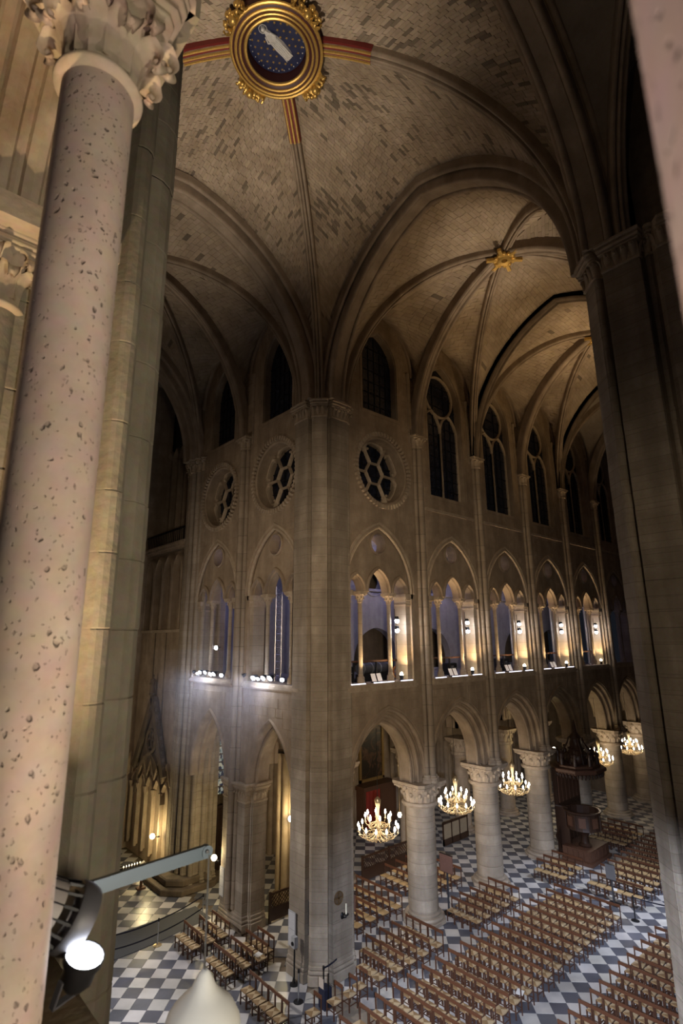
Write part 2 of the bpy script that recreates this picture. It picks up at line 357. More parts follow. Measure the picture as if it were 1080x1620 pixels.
def slab(mb, P, outer, holes, d0, d1, mi=0):
    polys = [[Vector((u, z, 0)) for u, z in outer]]+[[Vector((u, z, 0)) for u, z in h] for h in holes]
    flat = [p for q in polys for p in q]; tri = tessellate_polygon(polys); n = len(flat)
    vs = [P(p.x, p.y, d0) for p in flat]+[P(p.x, p.y, d1) for p in flat]
    fs = [tuple(t) for t in tri]+[tuple(i+n for i in t[::-1]) for t in tri]; o = 0
    for q in polys:
        k = len(q)
        for i in range(k):
            j = (i+1) % k; fs.append((o+i, o+j, n+o+j, n+o+i))
        o += k
    mb.add(vs, fs, mi)
def roll(cx, cd, r, a0=180, a1=0, n=5):
    return [(cx+r*math.cos(math.radians(a0+(a1-a0)*i/n)), cd+r*math.sin(math.radians(a0+(a1-a0)*i/n))) for i in range(n+1)]
def inpoly(u, z, poly):
    c = False; j = len(poly)-1
    for i in range(len(poly)):
        ui, zi = poly[i]; uj, zj = poly[j]
        if (zi > z) != (zj > z) and u < (uj-ui)*(z-zi)/(zj-zi)+ui: c = not c
        j = i
    return c
def ashlar(parent, P, u0, u1, z0, z1, holes, mat, hh=0.40, ll=0.85, single=0, near=None, proud=0.014, seed=1):
    rnd = random.Random(seed); z = z0; blocks = []
    bbs = [(min(p[0] for p in h), max(p[0] for p in h), min(p[1] for p in h), max(p[1] for p in h), h) for h in holes]
    def solid(u, zz):
        for a, b, c, d, h in bbs:
            if a <= u <= b and c <= zz <= d and inpoly(u, zz, h): return False
        return True
    while z < z1-0.08:
        h_ = min(hh*rnd.uniform(0.82, 1.15), z1-z); u = u0-rnd.uniform(0, ll)
        while u < u1:
            l_ = ll*rnd.uniform(0.6, 1.35); a = max(u, u0); b = min(u+l_, u1); u += l_
            if b-a < 0.1: continue
            K = 8; ok = []
            for i in range(K+1):
                x = a+(b-a)*i/K; ok.append(solid(x, z+0.02) and solid(x, z+h_-0.02) and solid(x, z+h_/2))
            i = 0
            while i <= K:
                if ok[i]:
                    j = i
                    while j < K and ok[j+1]: j += 1
                    if j > i: blocks.append((a+(b-a)*i/K+0.006, a+(b-a)*j/K-0.006, z+0.006, z+h_-0.006))
                    i = j+1
                else: i += 1
        z += h_
    if near: blocks.sort(key=lambda q: near(q))
    big = MB()
    for k, (a, b, c, d) in enumerate(blocks):
        pr = proud*rnd.uniform(0.5, 1.3); e = 0.012
        vs = [P(a, c, 0.01), P(b, c, 0.01), P(b, d, 0.01), P(a, d, 0.01), P(a+e, c+e, -pr), P(b-e, c+e, -pr), P(b-e, d-e, -pr), P(a+e, d-e, -pr)]
        fs = [(4, 5, 6, 7), (0, 1, 5, 4), (1, 2, 6, 5), (2, 3, 7, 6), (3, 0, 4, 7)]
        if k < single: MB().add(vs, fs).build('stone', mat, parent)
        else: big.add(vs, fs)
    if big.v: big.build('stonework', mat, parent, kind='stuff')
def leaf(mb, c, ang, r0, z0, h, out, wd, seg=6, ball=True, mi=0):
    ca, sa = math.cos(ang), math.sin(ang)
    prof = [(0, 0, .55), (.06, .3, .9), (.16, .55, 1.0), (.42, .80, .85), (.80, .95, .62), (1.0, .86, .48), (.98, .70, .36), (.84, .66, .2)]
    pts = [(c[0]+ca*(r0+out*a), c[1]+sa*(r0+out*a), c[2]+z0+h*b) for a, b, _ in prof]
    mb.tube(pts, [wd*q for _, _, q in prof], seg, mi, flat=0.45, ref=(ca, sa, 0.01))
    if ball: mb.ball((c[0]+ca*(r0+out*.95), c[1]+sa*(r0+out*.95), c[2]+z0+h*.74), wd*.52, 6, 4, mi)
def capital_mesh(name, r, h, rt, rows=2, n=8, seg=20, ab=None, astr=True, mat=None, lseg=6, abz=0.28):
    """bell with curling leaves, astragal at z=0, abacus on top up to z=h"""
    mb = MB(); hb = h*(1-abz)
    if astr: mb.lathe([(r*.98, -r*.05), (r*1.18, 0.0), (r*1.28, r*.14), (r*1.2, r*.28), (r*.98, r*.32)], seg=seg)
    mb.lathe([(r, r*.2), (r*1.02, hb*.3), (r*1.1, hb*.6), (r+(rt-r)*.55, hb*.88), (r+(rt-r)*.8, hb)], seg=seg)
    for k in range(rows):
        zz = r*.25+(hb*.42)*k if rows > 1 else r*.25
        for i in range(n):
            leaf(mb, (0, 0, 0), 2*PI*(i+.5*k)/n+.2, r*1.0+(rt-r)*.22*k, zz, hb*.62 if rows > 1 else hb*.85, (rt-r)*(.55+.3*k), PI*r*1.15/n*(1.0+.25*k), lseg)
    A = ab or rt*1.05
    ch = A*.22
    def sq(a): q = ch*a/A; return [(a, -a+q), (a, a-q), (a-q, a), (-a+q, a), (-a, a-q), (-a, -a+q), (-a+q, -a), (a-q, -a)]
    za = hb
    for a, dz in ((A*.86, .18), (A*.95, .22), (A*.90, .12), (A*1.0, .48)):
        mb.prism(sq(a), za, za+abz*h*dz); za += abz*h*dz
    return mb.mesh(name, mat or S_CARVE, 35)
def base_mb(mb, c, r, h, seg=16):
    mb.lathe([(r*1.75, 0), (r*1.75, h*.35), (r*1.6, h*.4), (r*1.7, h*.55), (r*1.5, h*.7), (r*1.18, h*.72), (r*1.22, h*.85), (r*1.0, h)], c, seg)
def star_outline(shapes, n=96, off=0.0):
    """outline of a union of shapes that is star-shaped about the origin; ('r',x0,x1,y0,y1,rot) or ('c',x,y,r)"""
    angs = [2*PI*i/n for i in range(n)]
    polys = []
    for s in shapes:
        if s[0] == 'r':
            _, x0, x1, y0, y1, a = s; ca, sa = math.cos(a), math.sin(a)
            p = [(x*ca-y*sa, x*sa+y*ca) for x, y in ((x0, y0), (x1, y0), (x1, y1), (x0, y1))]
        else:
            _, x, y, r = s; p = [(x+r*math.cos(2*PI*i/14), y+r*math.sin(2*PI*i/14)) for i in range(14)]
        polys.append(p)
        for q in p:
            t = math.atan2(q[1], q[0]); angs += [t-1e-3, t+1e-3]
    angs = sorted(set(round(a % (2*PI), 5) for a in angs)); out = []
    for t in angs:
        dx, dy = math.cos(t), math.sin(t); best = 0.02
        for p in polys:
            for i in range(len(p)):
                ax, ay = p[i]; bx, by = p[(i+1) % len(p)]; ex, ey = bx-ax, by-ay; den = dx*ey-dy*ex
                if abs(den) < 1e-9: continue
                s_ = (ax*ey-ay*ex)/den; q = (ax*dy-ay*dx)/den
                if s_ > best and -1e-6 <= q <= 1+1e-6: best = s_
        best += off; out.append((dx*best, dy*best))
    res = [out[0]]
    for p in out[1:]:
        if math.hypot(p[0]-res[-1][0], p[1]-res[-1][1]) > 0.008: res.append(p)
    return res

# ------------------------------------------------------------------ floor: marble tiles laid diagonally
floor = structure('floor')
MB().box(-4, 52, -8, 38, -0.3, -0.03).build('bedding', S_DARK, floor)
TS = 0.58098; ca, sa = math.cos(PI/4), math.sin(PI/4)
def tiles(origin, par, keep, near, n_single):
    cells = []
    ox, oy = origin
    for i in range(-75, 80):
        for j in range(-80, 80):
            u = ox+(i+.5)*TS; v = oy-(j+.5)*TS; x = u*ca-v*sa; y = u*sa+v*ca
            if keep(x, y): cells.append((near(x, y), x, y, (i+j+par) % 2))
    cells.sort(); big = MB(); cols = []; mi = []
    rnd = random.Random(3)
    for k, (_, x, y, dk) in enumerate(cells):
        hf = TS/2-0.004; e = .004; zz = rnd.uniform(-.0015, .0015); t = rnd.uniform(0.72, 1.08); tc = (t, t*rnd.uniform(.97, 1.0), t*rnd.uniform(.92, 1.02))
        P = [(x+(a*ca-b*sa)*s, y+(a*sa+b*ca)*s, z) for z, s in ((-.04, 1.0), (zz-.003, 1.0), (zz, .985)) for a, b in ((-hf, -hf), (hf, -hf), (hf, hf), (-hf, hf))]
        fs = [(8, 9, 10, 11)]+[(q*4+i, q*4+(i+1) % 4, q*4+4+(i+1) % 4, q*4+4+i) for q in (0, 1) for i in range(4)]
        if k < n_single:
            b_ = MB().add(P, fs); me = b_.mesh('tile', T_DARK if dk else T_WHITE); tint_mesh(me, [tc]*9); link('tile', me, floor)
        else: big.add(P, fs, dk); cols += [tc]*9
    me = big.mesh('tiles', [T_WHITE, T_DARK]); tint_mesh(me, cols); link('tiles', me, floor, 'stuff')
tiles((21.5184, 9.5217), 0, lambda x, y: 0.6 < x < 14.1 and 12.5 < y < 35.5 and math.atan2(y, x) < math.radians(93), lambda x, y: (x-9.5)**2+(y-19.5)**2, 150)
tiles((23.0647, -6.3128), 1, lambda x, y: 14.5 < x < 50 and 5.2 < y < 29 and y > .34*x, lambda x, y: (x-20)**2*.3+(y-11)**2*6, 150)
MB().box(13.9, 14.75, 5, 17.4, -.04, .002).build('threshold_strip', S_PIER, floor)

# ------------------------------------------------------------------ nave wall (face on Y = 17.25)
YF = 17.25; CX = [20.8+5.25*k for k in range(6)]; GB0 = 17.86; BAY = [18.2]+[CX[k]+2.625 for k in range(5)]
def PN(u, z, d): return (u, YF+d, z)
XT = 14.2
def PT(u, z, d): return (XT+d, u, z)
def gallery_bay(wall, P, c, sc_=1.0, side_half=2.12):
    """tympanum with three lancets and an oculus on two colonettes, inside the relieving arch"""
    tri = [(c-1.42, .47, .72), (c, .70, 1.05), (c+1.42, .47, .72)]
    ZS = 14.12
    out = [(u, z) for u, z, _, _ in arch(c, side_half+.02, 3.0, ZS, 14)]
    # tympanum = arch head minus the three lancet heads (open downwards) minus the oculus
    poly = list(out)
    for (a, S, h) in tri[::-1]:
        poly += [(u, z) for u, z, _, _ in arch(a, S, h, ZS, 7)][::-1]
    tm = MB(); slab(tm, P, poly, [circ(c, 16.38, .46, 22)], 0.16, 0.62); tm.build('tympanum', S_WALL, wall)
    ms = MB()
    for a, S, h in tri:
        sweep(ms, P, arch(a, S+.02, h+.02, ZS, 9), [(0.0, .02), (.07, .02), (.12, .07), (.12, .2), (0, .2)])
        sweep(ms, P, arch(a, S-.03, h-.05, ZS, 9), [(0.0, .2), (.06, .17), (.06, .62), (0, .6), (-.03, .4)])
    sweep(ms, P, ring_path(c, 16.38, .47, 24), [(0, .05), (.07, .08), (.07, .2), (0, .2)], closed_path=True)
    ms.build('lancet_moulding', S_WALL, wall, 40)
    ar = MB(); pth = arch(c, side_half, 3.0, ZS, 14)
    sweep(ar, P, pth, roll(.03, .03, .075, 0, 360, 8)[:-1]); sweep(ar, P, pth, [(.16, -.05), (.26, -.05), (.30, .02), (.16, .02)])
    sweep(ar, P, pth, [(0, .12), (.07, .10), (.07, .3), (0, .3)])
    ar.build('relieving_arch', S_CARVE, wall, 40)
    for s in (-1, 1):
        u = c+s*.94; x, y, _ = P(u, 0, .40)
        c_ = MB(); c_.lathe([(.10, 10.55), (.10, 13.62)], (x, y, 0), 14); col = c_.build('colonette', S_COL, wall, 40)
        b_ = MB(); base_mb(b_, (x, y, 10.15), .10, .40, 14); b_.build('colonette_base', S_CARVE, col, 40)
        k_ = link('colonette_capital', CAP_S, col, None, (x, y, 13.62))
    for s in (-1, 1):   # responds at the jambs
        ua, ub = (c+s*(side_half-.30), c+s*(side_half+.03)); ua, ub = min(ua, ub), max(ua, ub); j = MB()
        slab(j, P, [(ua, 10.15), (ub, 10.15), (ub, 13.6), (ua, 13.6)], [], .12, .75)
        j.build('respond', S_COL, wall)
        j = MB(); e = .05
        slab(j, P, [(ua-e, 13.58), (ub+e, 13.58), (ub+e, 13.66), (ua-e, 13.66)], [], .06, .80)
        slab(j, P, [(ua-e*.4, 13.66), (ub+e*.4, 13.66), (ub+e, 13.9), (ua-e, 13.9)], [], .07, .8)
        slab(j, P, [(ua-e*1.6, 13.9), (ub+e*1.6, 13.9), (ub+e*2.2, 14.0), (ub+e*2.2, 14.12), (ua-e*2.2, 14.12), (ua-e*2.2, 14.0)], [], .0, .84)
        for q in range(4):
            uu = ua+(ub-ua)*(q+.5)/4; x, y, _ = P(uu, 0, .07)
            j.ball((x, y, 13.84), (.045, .045, .05), 6, 4); j.ball((x, y, 13.73), (.03, .03, .06), 6, 4)
        j.build('respond_capital', S_CARVE, wall)
    sl = MB(); slab(sl, P, [(c-2.2, 9.93), (c+2.2, 9.93), (c+2.2, 10.06), (c-2.2, 10.06)], [], -.17, .05)
    slab(sl, P, [(c-side_half, 10.05), (c+side_half, 10.05), (c+side_half, 10.16), (c-side_half, 10.16)], [], -.13, .9)
    slab(sl, P, [(c-2.2, 9.86), (c+2.2, 9.86), (c+2.2, 9.93), (c-2.2, 9.93)], [], -.09, .05)
    sl.build('gallery_sill', S_CARVE, wall)
CAP_S = capital_mesh('colonette_capital', .10, .50, .27, 2, 6, 14, .30, lseg=5)
def offs(path, o): return [(u+nu*o, z+nz*o) for u, z, nu, nz in path]
def arcade_mould(wall, P, c, S, h, zs, stilt):
    m = MB(); p = arch(c, S, h, zs, 14, stilt)
    for off, d in ((.0, .44), (.26, .22), (.50, .0)):
        sweep(m, P, p, roll(off+.055, d+.06, .085, 0, 360, 8)[:-1]); sweep(m, P, p, roll(off+.19, d+.005, .035, 0, 360, 6)[:-1])
    sweep(m, P, p, roll(.0+.05, 1.05, .085, 0, 360, 8)[:-1])
    sweep(m, P, p, [(.62, -.06), (.70, -.06), (.74, .02), (.62, .02)])
    m.build('archivolt', S_WALL, wall, 40)
def tracery_window(idx, P, c, S, h, zs, zb, lancets=True, glass=GLASS):
    w_ = structure('window_%d' % idx)
    fr = MB(); a = arch(c, S-.02, h-.03, zs, 12, zs-zb)
    sweep(fr, P, a, [(0, .08), (.12, -.02), (.2, -.02), (.2, .05), (.1, .5), (0, .5)])
    slab(fr, P, [(c-S-.1, zb-.18), (c+S+.1, zb-.18), (c+S+.1, zb), (c-S-.1, zb)], [], -.03, .5)
    fr.build('window_frame', S_WALL, w_, 40)
    t = MB(); R_ = S*.80; zo = zs+h-R_*1.42
    if lancets:
        sq = [(-.07, .36), (0, .28), (.07, .36), (.07, .48), (-.07, .48)]
        sweep(t, P, ring_path(c, zo, R_, 28), sq, closed_path=True)
        for s in (-1, 1):
            sl = S*.5; zl = zo-R_-1.0
            sweep(t, P, arch(c+s*S*.5, sl, 1.25, zl, 9, zl-zb), sq)
        t.build('tracery', S_CARVE, w_, 40)
    g = MB(); slab(g, P, [(c-S, zb)]+[(u, z) for u, z, _, _ in arch(c, S, h, zs, 12)]+[(c+S, zb)], [], .44, .46); g.build('pane', glass, w_)
    ld = MB()
    nz = int((zs+h-zb)/.62); r_ = (S*S+h*h)/(2*S)
    for i in range(1, nz):
        z = zb+i*.62; hw = S if z < zs else max(0, math.sqrt(max(0, r_*r_-(z-zs)**2))-(r_-S))
        if hw > .1: slab(ld, P, [(c-hw, z-.012), (c+hw, z-.012), (c+hw, z+.012), (c-hw, z+.012)], [], .40, .44)
    for q in (-.66, -.33, 0, .33, .66):
        if lancets and abs(q) < .1: continue
        slab(ld, P, [(c+q*S-.012, zb), (c+q*S+.012, zb), (c+q*S+.012, zs+h*(.9-abs(q)*.9)), (c+q*S-.012, zs+h*(.9-abs(q)*.9))], [], .40, .44)
    ld.build('glazing_bars', BLACK, w_)
    return w_
def rose(idx, P, c, z, r):
    w_ = structure('window_%d' % idx); f = MB()
    sweep(f, P, ring_path(c, z, r, 40), [(0, 0), (.06, -.06), (.14, -.04), (.14, .1), (0, .75), (-.03, .75)], closed_path=True)
    f.build('window_frame', S_WALL, w_, 40)
    n = 56; me = None
    for i in range(n):
        a = 2*PI*(i+.5)/n; b = MB(); da = PI/n*.55
        q = [(c+(r+x)*math.cos(a+y), z+(r+x)*math.sin(a+y)) for x, y in ((.13, -da), (.33, -da), (.33, da), (.13, da))]
        slab(b, P, q, [], -.15, .05); b.build('cog_stone', S_CARVE, w_)
    t = MB(); sq = [(-.055, .56), (0, .46), (.055, .56), (.055, .66), (-.055, .66)]
    hexa = [(c+r*.37*math.cos(PI/3*i), z+r*.37*math.sin(PI/3*i), math.cos(PI/3*i), math.sin(PI/3*i)) for i in range(6)]
    sweep(t, P, hexa, sq, closed_path=True)
    for i in range(6):
        a = PI/3*i; ca_, sa_ = math.cos(a), math.sin(a)
        sweep(t, P, [(c+r*q*ca_, z+r*q*sa_, -sa_, ca_) for q in (.36, .7, 1.0)], sq)
        am = a+PI/6
        for q in range(1):      # rounded head of each lobe
            pth = []
            for k in range(9):
                f = -1+k/4.0; rr = r*(.985-.20*f*f*f*f); an = am+f*PI/6*.93; pth.append((c+rr*math.cos(an), z+rr*math.sin(an), math.cos(an), math.sin(an)))
            sweep(t, P, pth, [(-.03, .54), (.06, .48), (.14, .54), (.14, .66), (-.03, .66)])
        for sg in (-1, 1):
            x, y, _ = P(c+r*.80*math.cos(a+sg*.13), 0, .52); t.ball((x, y, z+r*.80*math.sin(a+sg*.13)), .075, 6, 4)
    t.build('tracery', S_CARVE, w_, 40)
    g = MB(); slab(g, P, circ(c, z, r+.02, 32), [], .95, .97); g.build('pane', GLASS, w_)
    ld = MB()
    for q in (-.66, -.33, 0, .33, .66):
        k = math.sqrt(1-q*q)*r
        slab(ld, P, [(c+q*r-.025, z-k), (c+q*r+.025, z-k), (c+q*r+.025, z+k), (c+q*r-.025, z+k)], [], .9, .95)
        slab(ld, P, [(c-k, z+q*r-.025), (c+k, z+q*r-.025), (c+k, z+q*r+.025), (c-k, z+q*r+.025)], [], .9, .95)
    ld.build('glazing_bars', BLACK, w_)
def shafts(wall, P, u, z0, z1, d=-.09, cap=True, rad=(.11, .16, .11), nm='wall_shaft'):
    s = MB()
    for k, (du, dd, r) in enumerate(((-.24, .04, rad[0]), (0, -.10, rad[1]), (.24, .04, rad[2]))):
        x, y, _ = P(u+du, 0, d+dd); s.lathe([(r, z0), (r, z1)], (x, y, 0), 12)
    s.build(nm, S_SHAFT, wall, 40)
    if cap:
        c = MB(); 
        for k in range(3):
            x, y, _ = P(u+(-.24, 0, .24)[k], 0, d+(.04, -.10, .04)[k]); r = rad[k]
            c.lathe([(r*1.25, z1-.04), (r*1.25, z1+.03), (r*1.02, z1+.05), (r*1.15, z1+.3), (r*1.6, z1+.46)], (x, y, 0), 12)
            for q in range(6):
                leaf(c, (x, y, z1+.06), 2*PI*q/6+.3, r*1.05, 0, .40, r*.75, r*.55, 5)
        for a, b, e in ((.46, .54, .46), (.54, .62, .53)):
            slab(c, P, [(u-e, z1+a), (u+e, z1+a), (u+e, z1+b), (u-e, z1+b)], [], -.34-(e-.4)*.6, .15)
        c.build('shaft_capital', S_CARVE, wall, 40)

wall_s = structure('wall_south')
ZT = 29.2
# nave wall body
def nave_outline(o):
    q = [(15.3, 5.70)]
    for c in BAY: q += offs(arch(c, 1.80, 2.35, 6.10, 12, .40), o)
    return q+[(46.9, 5.70), (46.9, ZT), (15.3, ZT)]
holes = []; big = []
for i, c in enumerate(BAY):
    g = GB0 if i == 0 else c
    holes.append([(g-2.12, 10.1)]+[(u, z) for u, z, _, _ in arch(g, 2.12, 3.0, 14.12, 14)]+[(g+2.12, 10.1)])
    big.append([(g-2.5, 9.8), (g-2.42, 14.1)]+[(u, z) for u, z, _, _ in arch(g, 2.40, 3.32, 14.12, 14)]+[(g+2.42, 14.1), (g+2.5, 9.8)])
    big.append([(c-2.55, 5)]+[(u, z) for u, z, _, _ in arch(c, 2.55, 3.12, 6.1, 12)]+[(c+2.55, 5)])
    if i == 0:
        holes.append(circ(c, 20.0, 1.60, 40)); big.append(circ(c, 20.0, 1.94, 40)); S, h, zs, zb = 1.25, 1.75, 25.75, 22.95
    else: S, h, zs, zb = 1.55, 2.3, 25.1, 19.45
    holes.append(arch_poly(c, S, h, zs, zb, 12)); big.append(arch_poly(c, S+.25, h+.28, zs, zb-.25, 12))
b = MB()
for o, d0, d1 in ((.50, 0.0, .22), (.26, .22, .44), (.0, .44, 1.15)): slab(b, PN, nave_outline(o), holes, d0, d1)
b.build('wall_core', S_WALL, wall_s)
for u in CX: big.append([(u-.45, 5.6), (u+.45, 5.6), (u+.45, 23), (u-.45, 23)])
ashlar(wall_s, PN, 15.9, 46.9, 5.72, 28.6, big, S_WALL, .37, .8, 110, lambda q: (q[0]-18)*1.0+abs(q[2]-11)*.5, seed=5)
for i, c in enumerate(BAY):
    arcade_mould(wall_s, PN, c, 1.80, 2.35, 6.10, .42); gallery_bay(wall_s, PN, c if i else GB0)
    if i:
        sl = MB(); slab(sl, PN, [(c-2.15, 18.52), (c+2.15, 18.52), (c+2.15, 18.66), (c-2.15, 18.66)], [], -.12, .05); sl.build('string_course', S_CARVE, wall_s)
rose(1, PN, BAY[0], 20.0, 1.60); tracery_window(2, PN, BAY[0], 1.25, 1.75, 25.75, 22.95, False)
for i, c in enumerate(BAY[1:]): tracery_window(3+i, PN, c, 1.55, 2.3, 25.1, 19.45)
for u in CX:
    shafts(wall_s, PN, u, 5.95, 21.75)
    b_ = MB()
    for du, dd in ((-.24, -.05), (0, -.19), (.24, -.05)):
        x, y, _ = PN(u+du, 0, dd); base_mb(b_, (x, y, 5.68), .14, .32, 12)
    b_.build('shaft_base', S_CARVE, wall_s, 40)
    for s in (-1, 1):
        f = MB(); x, y, _ = PN(u+s*.52, 0, -.0); f.lathe([(.075, 21.9), (.075, 25.4)], (x, y, 0), 10); leafz = 25.4
        f.lathe([(.1, 25.38), (.1, 25.43), (.08, 25.46), (.15, 25.75), (.15, 25.85)], (x, y, 0), 10); f.build('formeret_shaft', S_SHAFT, wall_s, 40)
# wall arches of the nave vault
def formeret(wall, P, c, S, h, zs):
    m = MB(); sweep(m, P, arch(c, S, h, zs, 14, .1), [(0, .05), (.02, -.10), (.10, -.16), (.18, -.10), (.2, .05)]); m.build('wall_rib', S_RIB, wall, 40)
for c in BAY: formeret(wall_s, PN, c, 2.25, 2.75, 25.8)

# ------------------------------------------------------------------ transept wall (face on X = 14.2)
wall_w = structure('wall_west'); TB = [20.55, 25.85]
outer = [(18.3, 5.3)]
for c in TB: outer += [(c-1.62, 5.3)]+[(u, z) for u, z, _, _ in arch(c, 1.62, 2.75, 5.75, 12, .45)][1:-1]+[(c+1.62, 5.3)]
outer += [(29.6, 5.3), (29.6, ZT), (18.3, ZT)]
holes = []; big = []
for c in TB:
    holes.append([(c-2.05, 10.1)]+[(u, z) for u, z, _, _ in arch(c, 2.05, 3.0, 14.12, 14)]+[(c+2.05, 10.1)])
    big.append([(c-2.45, 9.8), (c-2.38, 14.1)]+[(u, z) for u, z, _, _ in arch(c, 2.35, 3.32, 14.12, 14)]+[(c+2.38, 14.1), (c+2.45, 9.8)])
    big.append([(c-1.9, 5)]+[(u, z) for u, z, _, _ in arch(c, 1.95, 3.1, 5.75, 12)]+[(c+1.9, 5)])
    holes.append(circ(c, 19.75, 1.60, 40)); big.append(circ(c, 19.75, 1.94, 40))
    holes.append(arch_poly(c, 1.25, 1.9, 25.7, 22.8, 12)); big.append(arch_poly(c, 1.5, 2.2, 25.7, 22.5, 12))
b = MB(); slab(b, PT, outer, holes, 0, 1.1); b.build('wall_core', S_WALL, wall_w)
for u in (23.2, 28.7): big.append([(u-.5, 5.0), (u+.5, 5.0), (u+.5, 23), (u-.5, 23)])
ashlar(wall_w, PT, 18.9, 28.2, 5.4, 28.6, big, S_WALL, .37, .8, 90, lambda q: abs(q[0]-22)+abs(q[2]-11)*.5, seed=9)
for i, c in enumerate(TB):
    gallery_bay(wall_w, PT, c, side_half=2.05)
    m = MB(); p = arch(c, 1.62, 2.75, 5.75, 14, .45)
    sweep(m, PT, p, [(-.014, .35), (-.014, .02), (.05, -.06), (.13, -.08), (.18, -.02), (.2, .05), (.2, .3)])
    sweep(m, PT, p, [(-.12, .5), (-.12, .40), (-.06, .34), (.0, .40), (.0, .55)]); m.build('archivolt', S_WALL, wall_w, 40)
    rose(20+i, PT, c, 19.75, 1.60); tracery_window(30+i, PT, c, 1.25, 1.9, 25.7, 22.8, False)
    formeret(wall_w, PT, c, 2.25, 2.75, 25.8)
shafts(wall_w, PT, 23.2, 0.75, 21.75)
f = MB(); x, y, _ = PT(22.65, 0, 0); f.lathe([(.085, 21.9), (.085, 25.4)], (x, y, 0), 10); f.lathe([(.12, 25.38), (.1, 25.45), (.17, 25.75), (.17, 25.9)], (x, y, 0), 10); f.build('formeret_shaft', S_SHAFT, wall_w, 40)
# piers carrying the transept wall
def pier(name, label, cat, c, shapes, z1, mat, hcourse, base=True, cap=True, capz=None, single=True, z0=0.0, seed=2, rz=0, leaves=.22):
    t = thing(name, label, cat, (c[0], c[1], 0), rz); rnd = random.Random(seed)
    out = star_outline(shapes); z = z0+(.62 if base else 0)
    if base:
        b_ = MB(); b_.prism(star_outline(shapes, off=.09), z0, z0+.34, bev=.03); b_.prism(star_outline(shapes, off=.06), z0+.34, z0+.48, bev=.04); b_.prism(star_outline(shapes, off=.03), z0+.48, z0+.62, bev=.03); b_.build('base', mat, t)
    while z < z1-.05:
        h_ = min(hcourse*rnd.uniform(.78, 1.2), z1-z)
        if z1-z-h_ < .12: h_ = z1-z
        o = rnd.uniform(-.004, .004); b_ = MB(); b_.prism([(p[0]*(1+o), p[1]*(1+o)) for p in out], z, z+h_, bev=.008, cap=False); b_.build('stone', mat, t)
        z += h_
    if cap:
        c_ = MB(); oc = lambda k: star_outline(shapes, off=k)
        c_.prism(oc(.06), z1-.02, z1+.07, bev=.02); c_.prism(oc(.0), z1+.07, z1+.50); c_.prism(oc(.13), z1+.50, z1+.58, bev=.02); c_.prism(oc(.20), z1+.58, z1+.66, bev=.02); c_.prism(oc(.16), z1+.66, z1+.70); c_.prism(oc(.25), z1+.70, z1+.80, bev=.02)
        # leaf scrolls along the frieze
        acc = 0; n = len(out)
        for i in range(n):
            a, b2 = Vector(out[i]), Vector(out[(i+1) % n]); l = (b2-a).length; d_ = (b2-a)/max(l, 1e-6); nn = Vector((d_.y, -d_.x))
            while acc < l:
                p = a+d_*acc; leaf(c_, (p.x, p.y, z1+.08), math.atan2(nn.y, nn.x), 0.0, 0.0, .42, .15, .085, 6); acc += leaves
            acc -= l
        c_.build('capital', S_CARVE, t, 40)
    return t
CSH = [('r', -.60, .78, -.60, .78, 0), ('r', -.40, .55, -1.1, 0, 0), ('r', -1.15, 0, -.36, .60, 0), ('r', 0, 1.20, -.31, .31, PI*1.25), ('c', -.98, -.56, .10), ('c', .70, -.90, .10), ('c', -.92, .74, .10)]
pier_c = pier('crossing_pier', 'tall clustered stone pier in the middle of the view, candle sconce near its foot', 'pier', (15.2, 18.2), CSH, 21.8, S_PIER, .36, seed=3)
RSH = [(s[0], s[1], s[2], -s[4], -s[3], -s[5]) if s[0] == 'r' else ('c', s[1], -s[2], s[3]) for s in CSH]+[('r', -1.15, 0, -1.9, -1.0, 0)]
pier_r = pier('crossing_pier', 'dark clustered stone pier cutting off the nave at the right edge', 'pier', (15.2, 4.4), RSH, 21.8, S_PIER, .36, seed=4)
DSH = [('r', -.8, .78, -.9, .8, 0), ('r', 0, 1.15, -.55, .45, 0), ('r', 0, 1.2, -.32, .32, PI/4), ('r', -.3, .60, -1.15, 0, 0), ('c', 1.07, -.72, .19), ('c', .90, -1.02, .085), ('c', .96, -.90, .05)]
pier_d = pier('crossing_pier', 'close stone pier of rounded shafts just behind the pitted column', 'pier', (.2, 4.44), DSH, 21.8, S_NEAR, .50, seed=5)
MSH = [('r', -.35, .75, -.92, .92, 0), ('r', -.05, .75, -1.0, 1.0, 0), ('r', .0, .5, -1.05, 1.05, 0)]
pier('transept_pier', 'stone pier with twin shafts and posted notices at the south transept arcade', 'pier', (14.5, 23.2), MSH, 5.0, S_PIER, .40, seed=6, capz=5, leaves=.2)
M2 = [('r', -.55, .9, -1.3, 1.3, 0), ('c', -.62, -.85, .16), ('c', -.72, -.45, .16), ('c', -.78, 0, .2), ('c', -.72, .45, .16), ('c', -.62, .85, .16), ('c', -.45, -1.25, .13), ('c', -.45, 1.25, .13), ('c', .1, -1.35, .13), ('c', .5, -1.35, .13), ('c', .1, 1.35, .13)]
pier('transept_pier', 'clustered shafted pier on a broad plinth at the transept end, lit by a wall lamp', 'pier', (14.9, 28.85), M2, 21.8, S_PIER, .42, seed=8)
b = MB()
b.prism([(13.1, 27.9), (13.1, 30.2), (13.9, 31), (15.8, 31), (16.3, 30.2), (16.3, 27.7), (15.6, 27.1), (13.8, 27.1)], 0, .28, bev=.04)
b.prism([(13.4, 28.0), (13.4, 30.1), (14.0, 30.6), (15.6, 30.6), (16.0, 30.1), (16.0, 27.9), (15.5, 27.4), (14.0, 27.4)], .28, .62, bev=.06); b.build('plinth', S_DARK, wall_w)

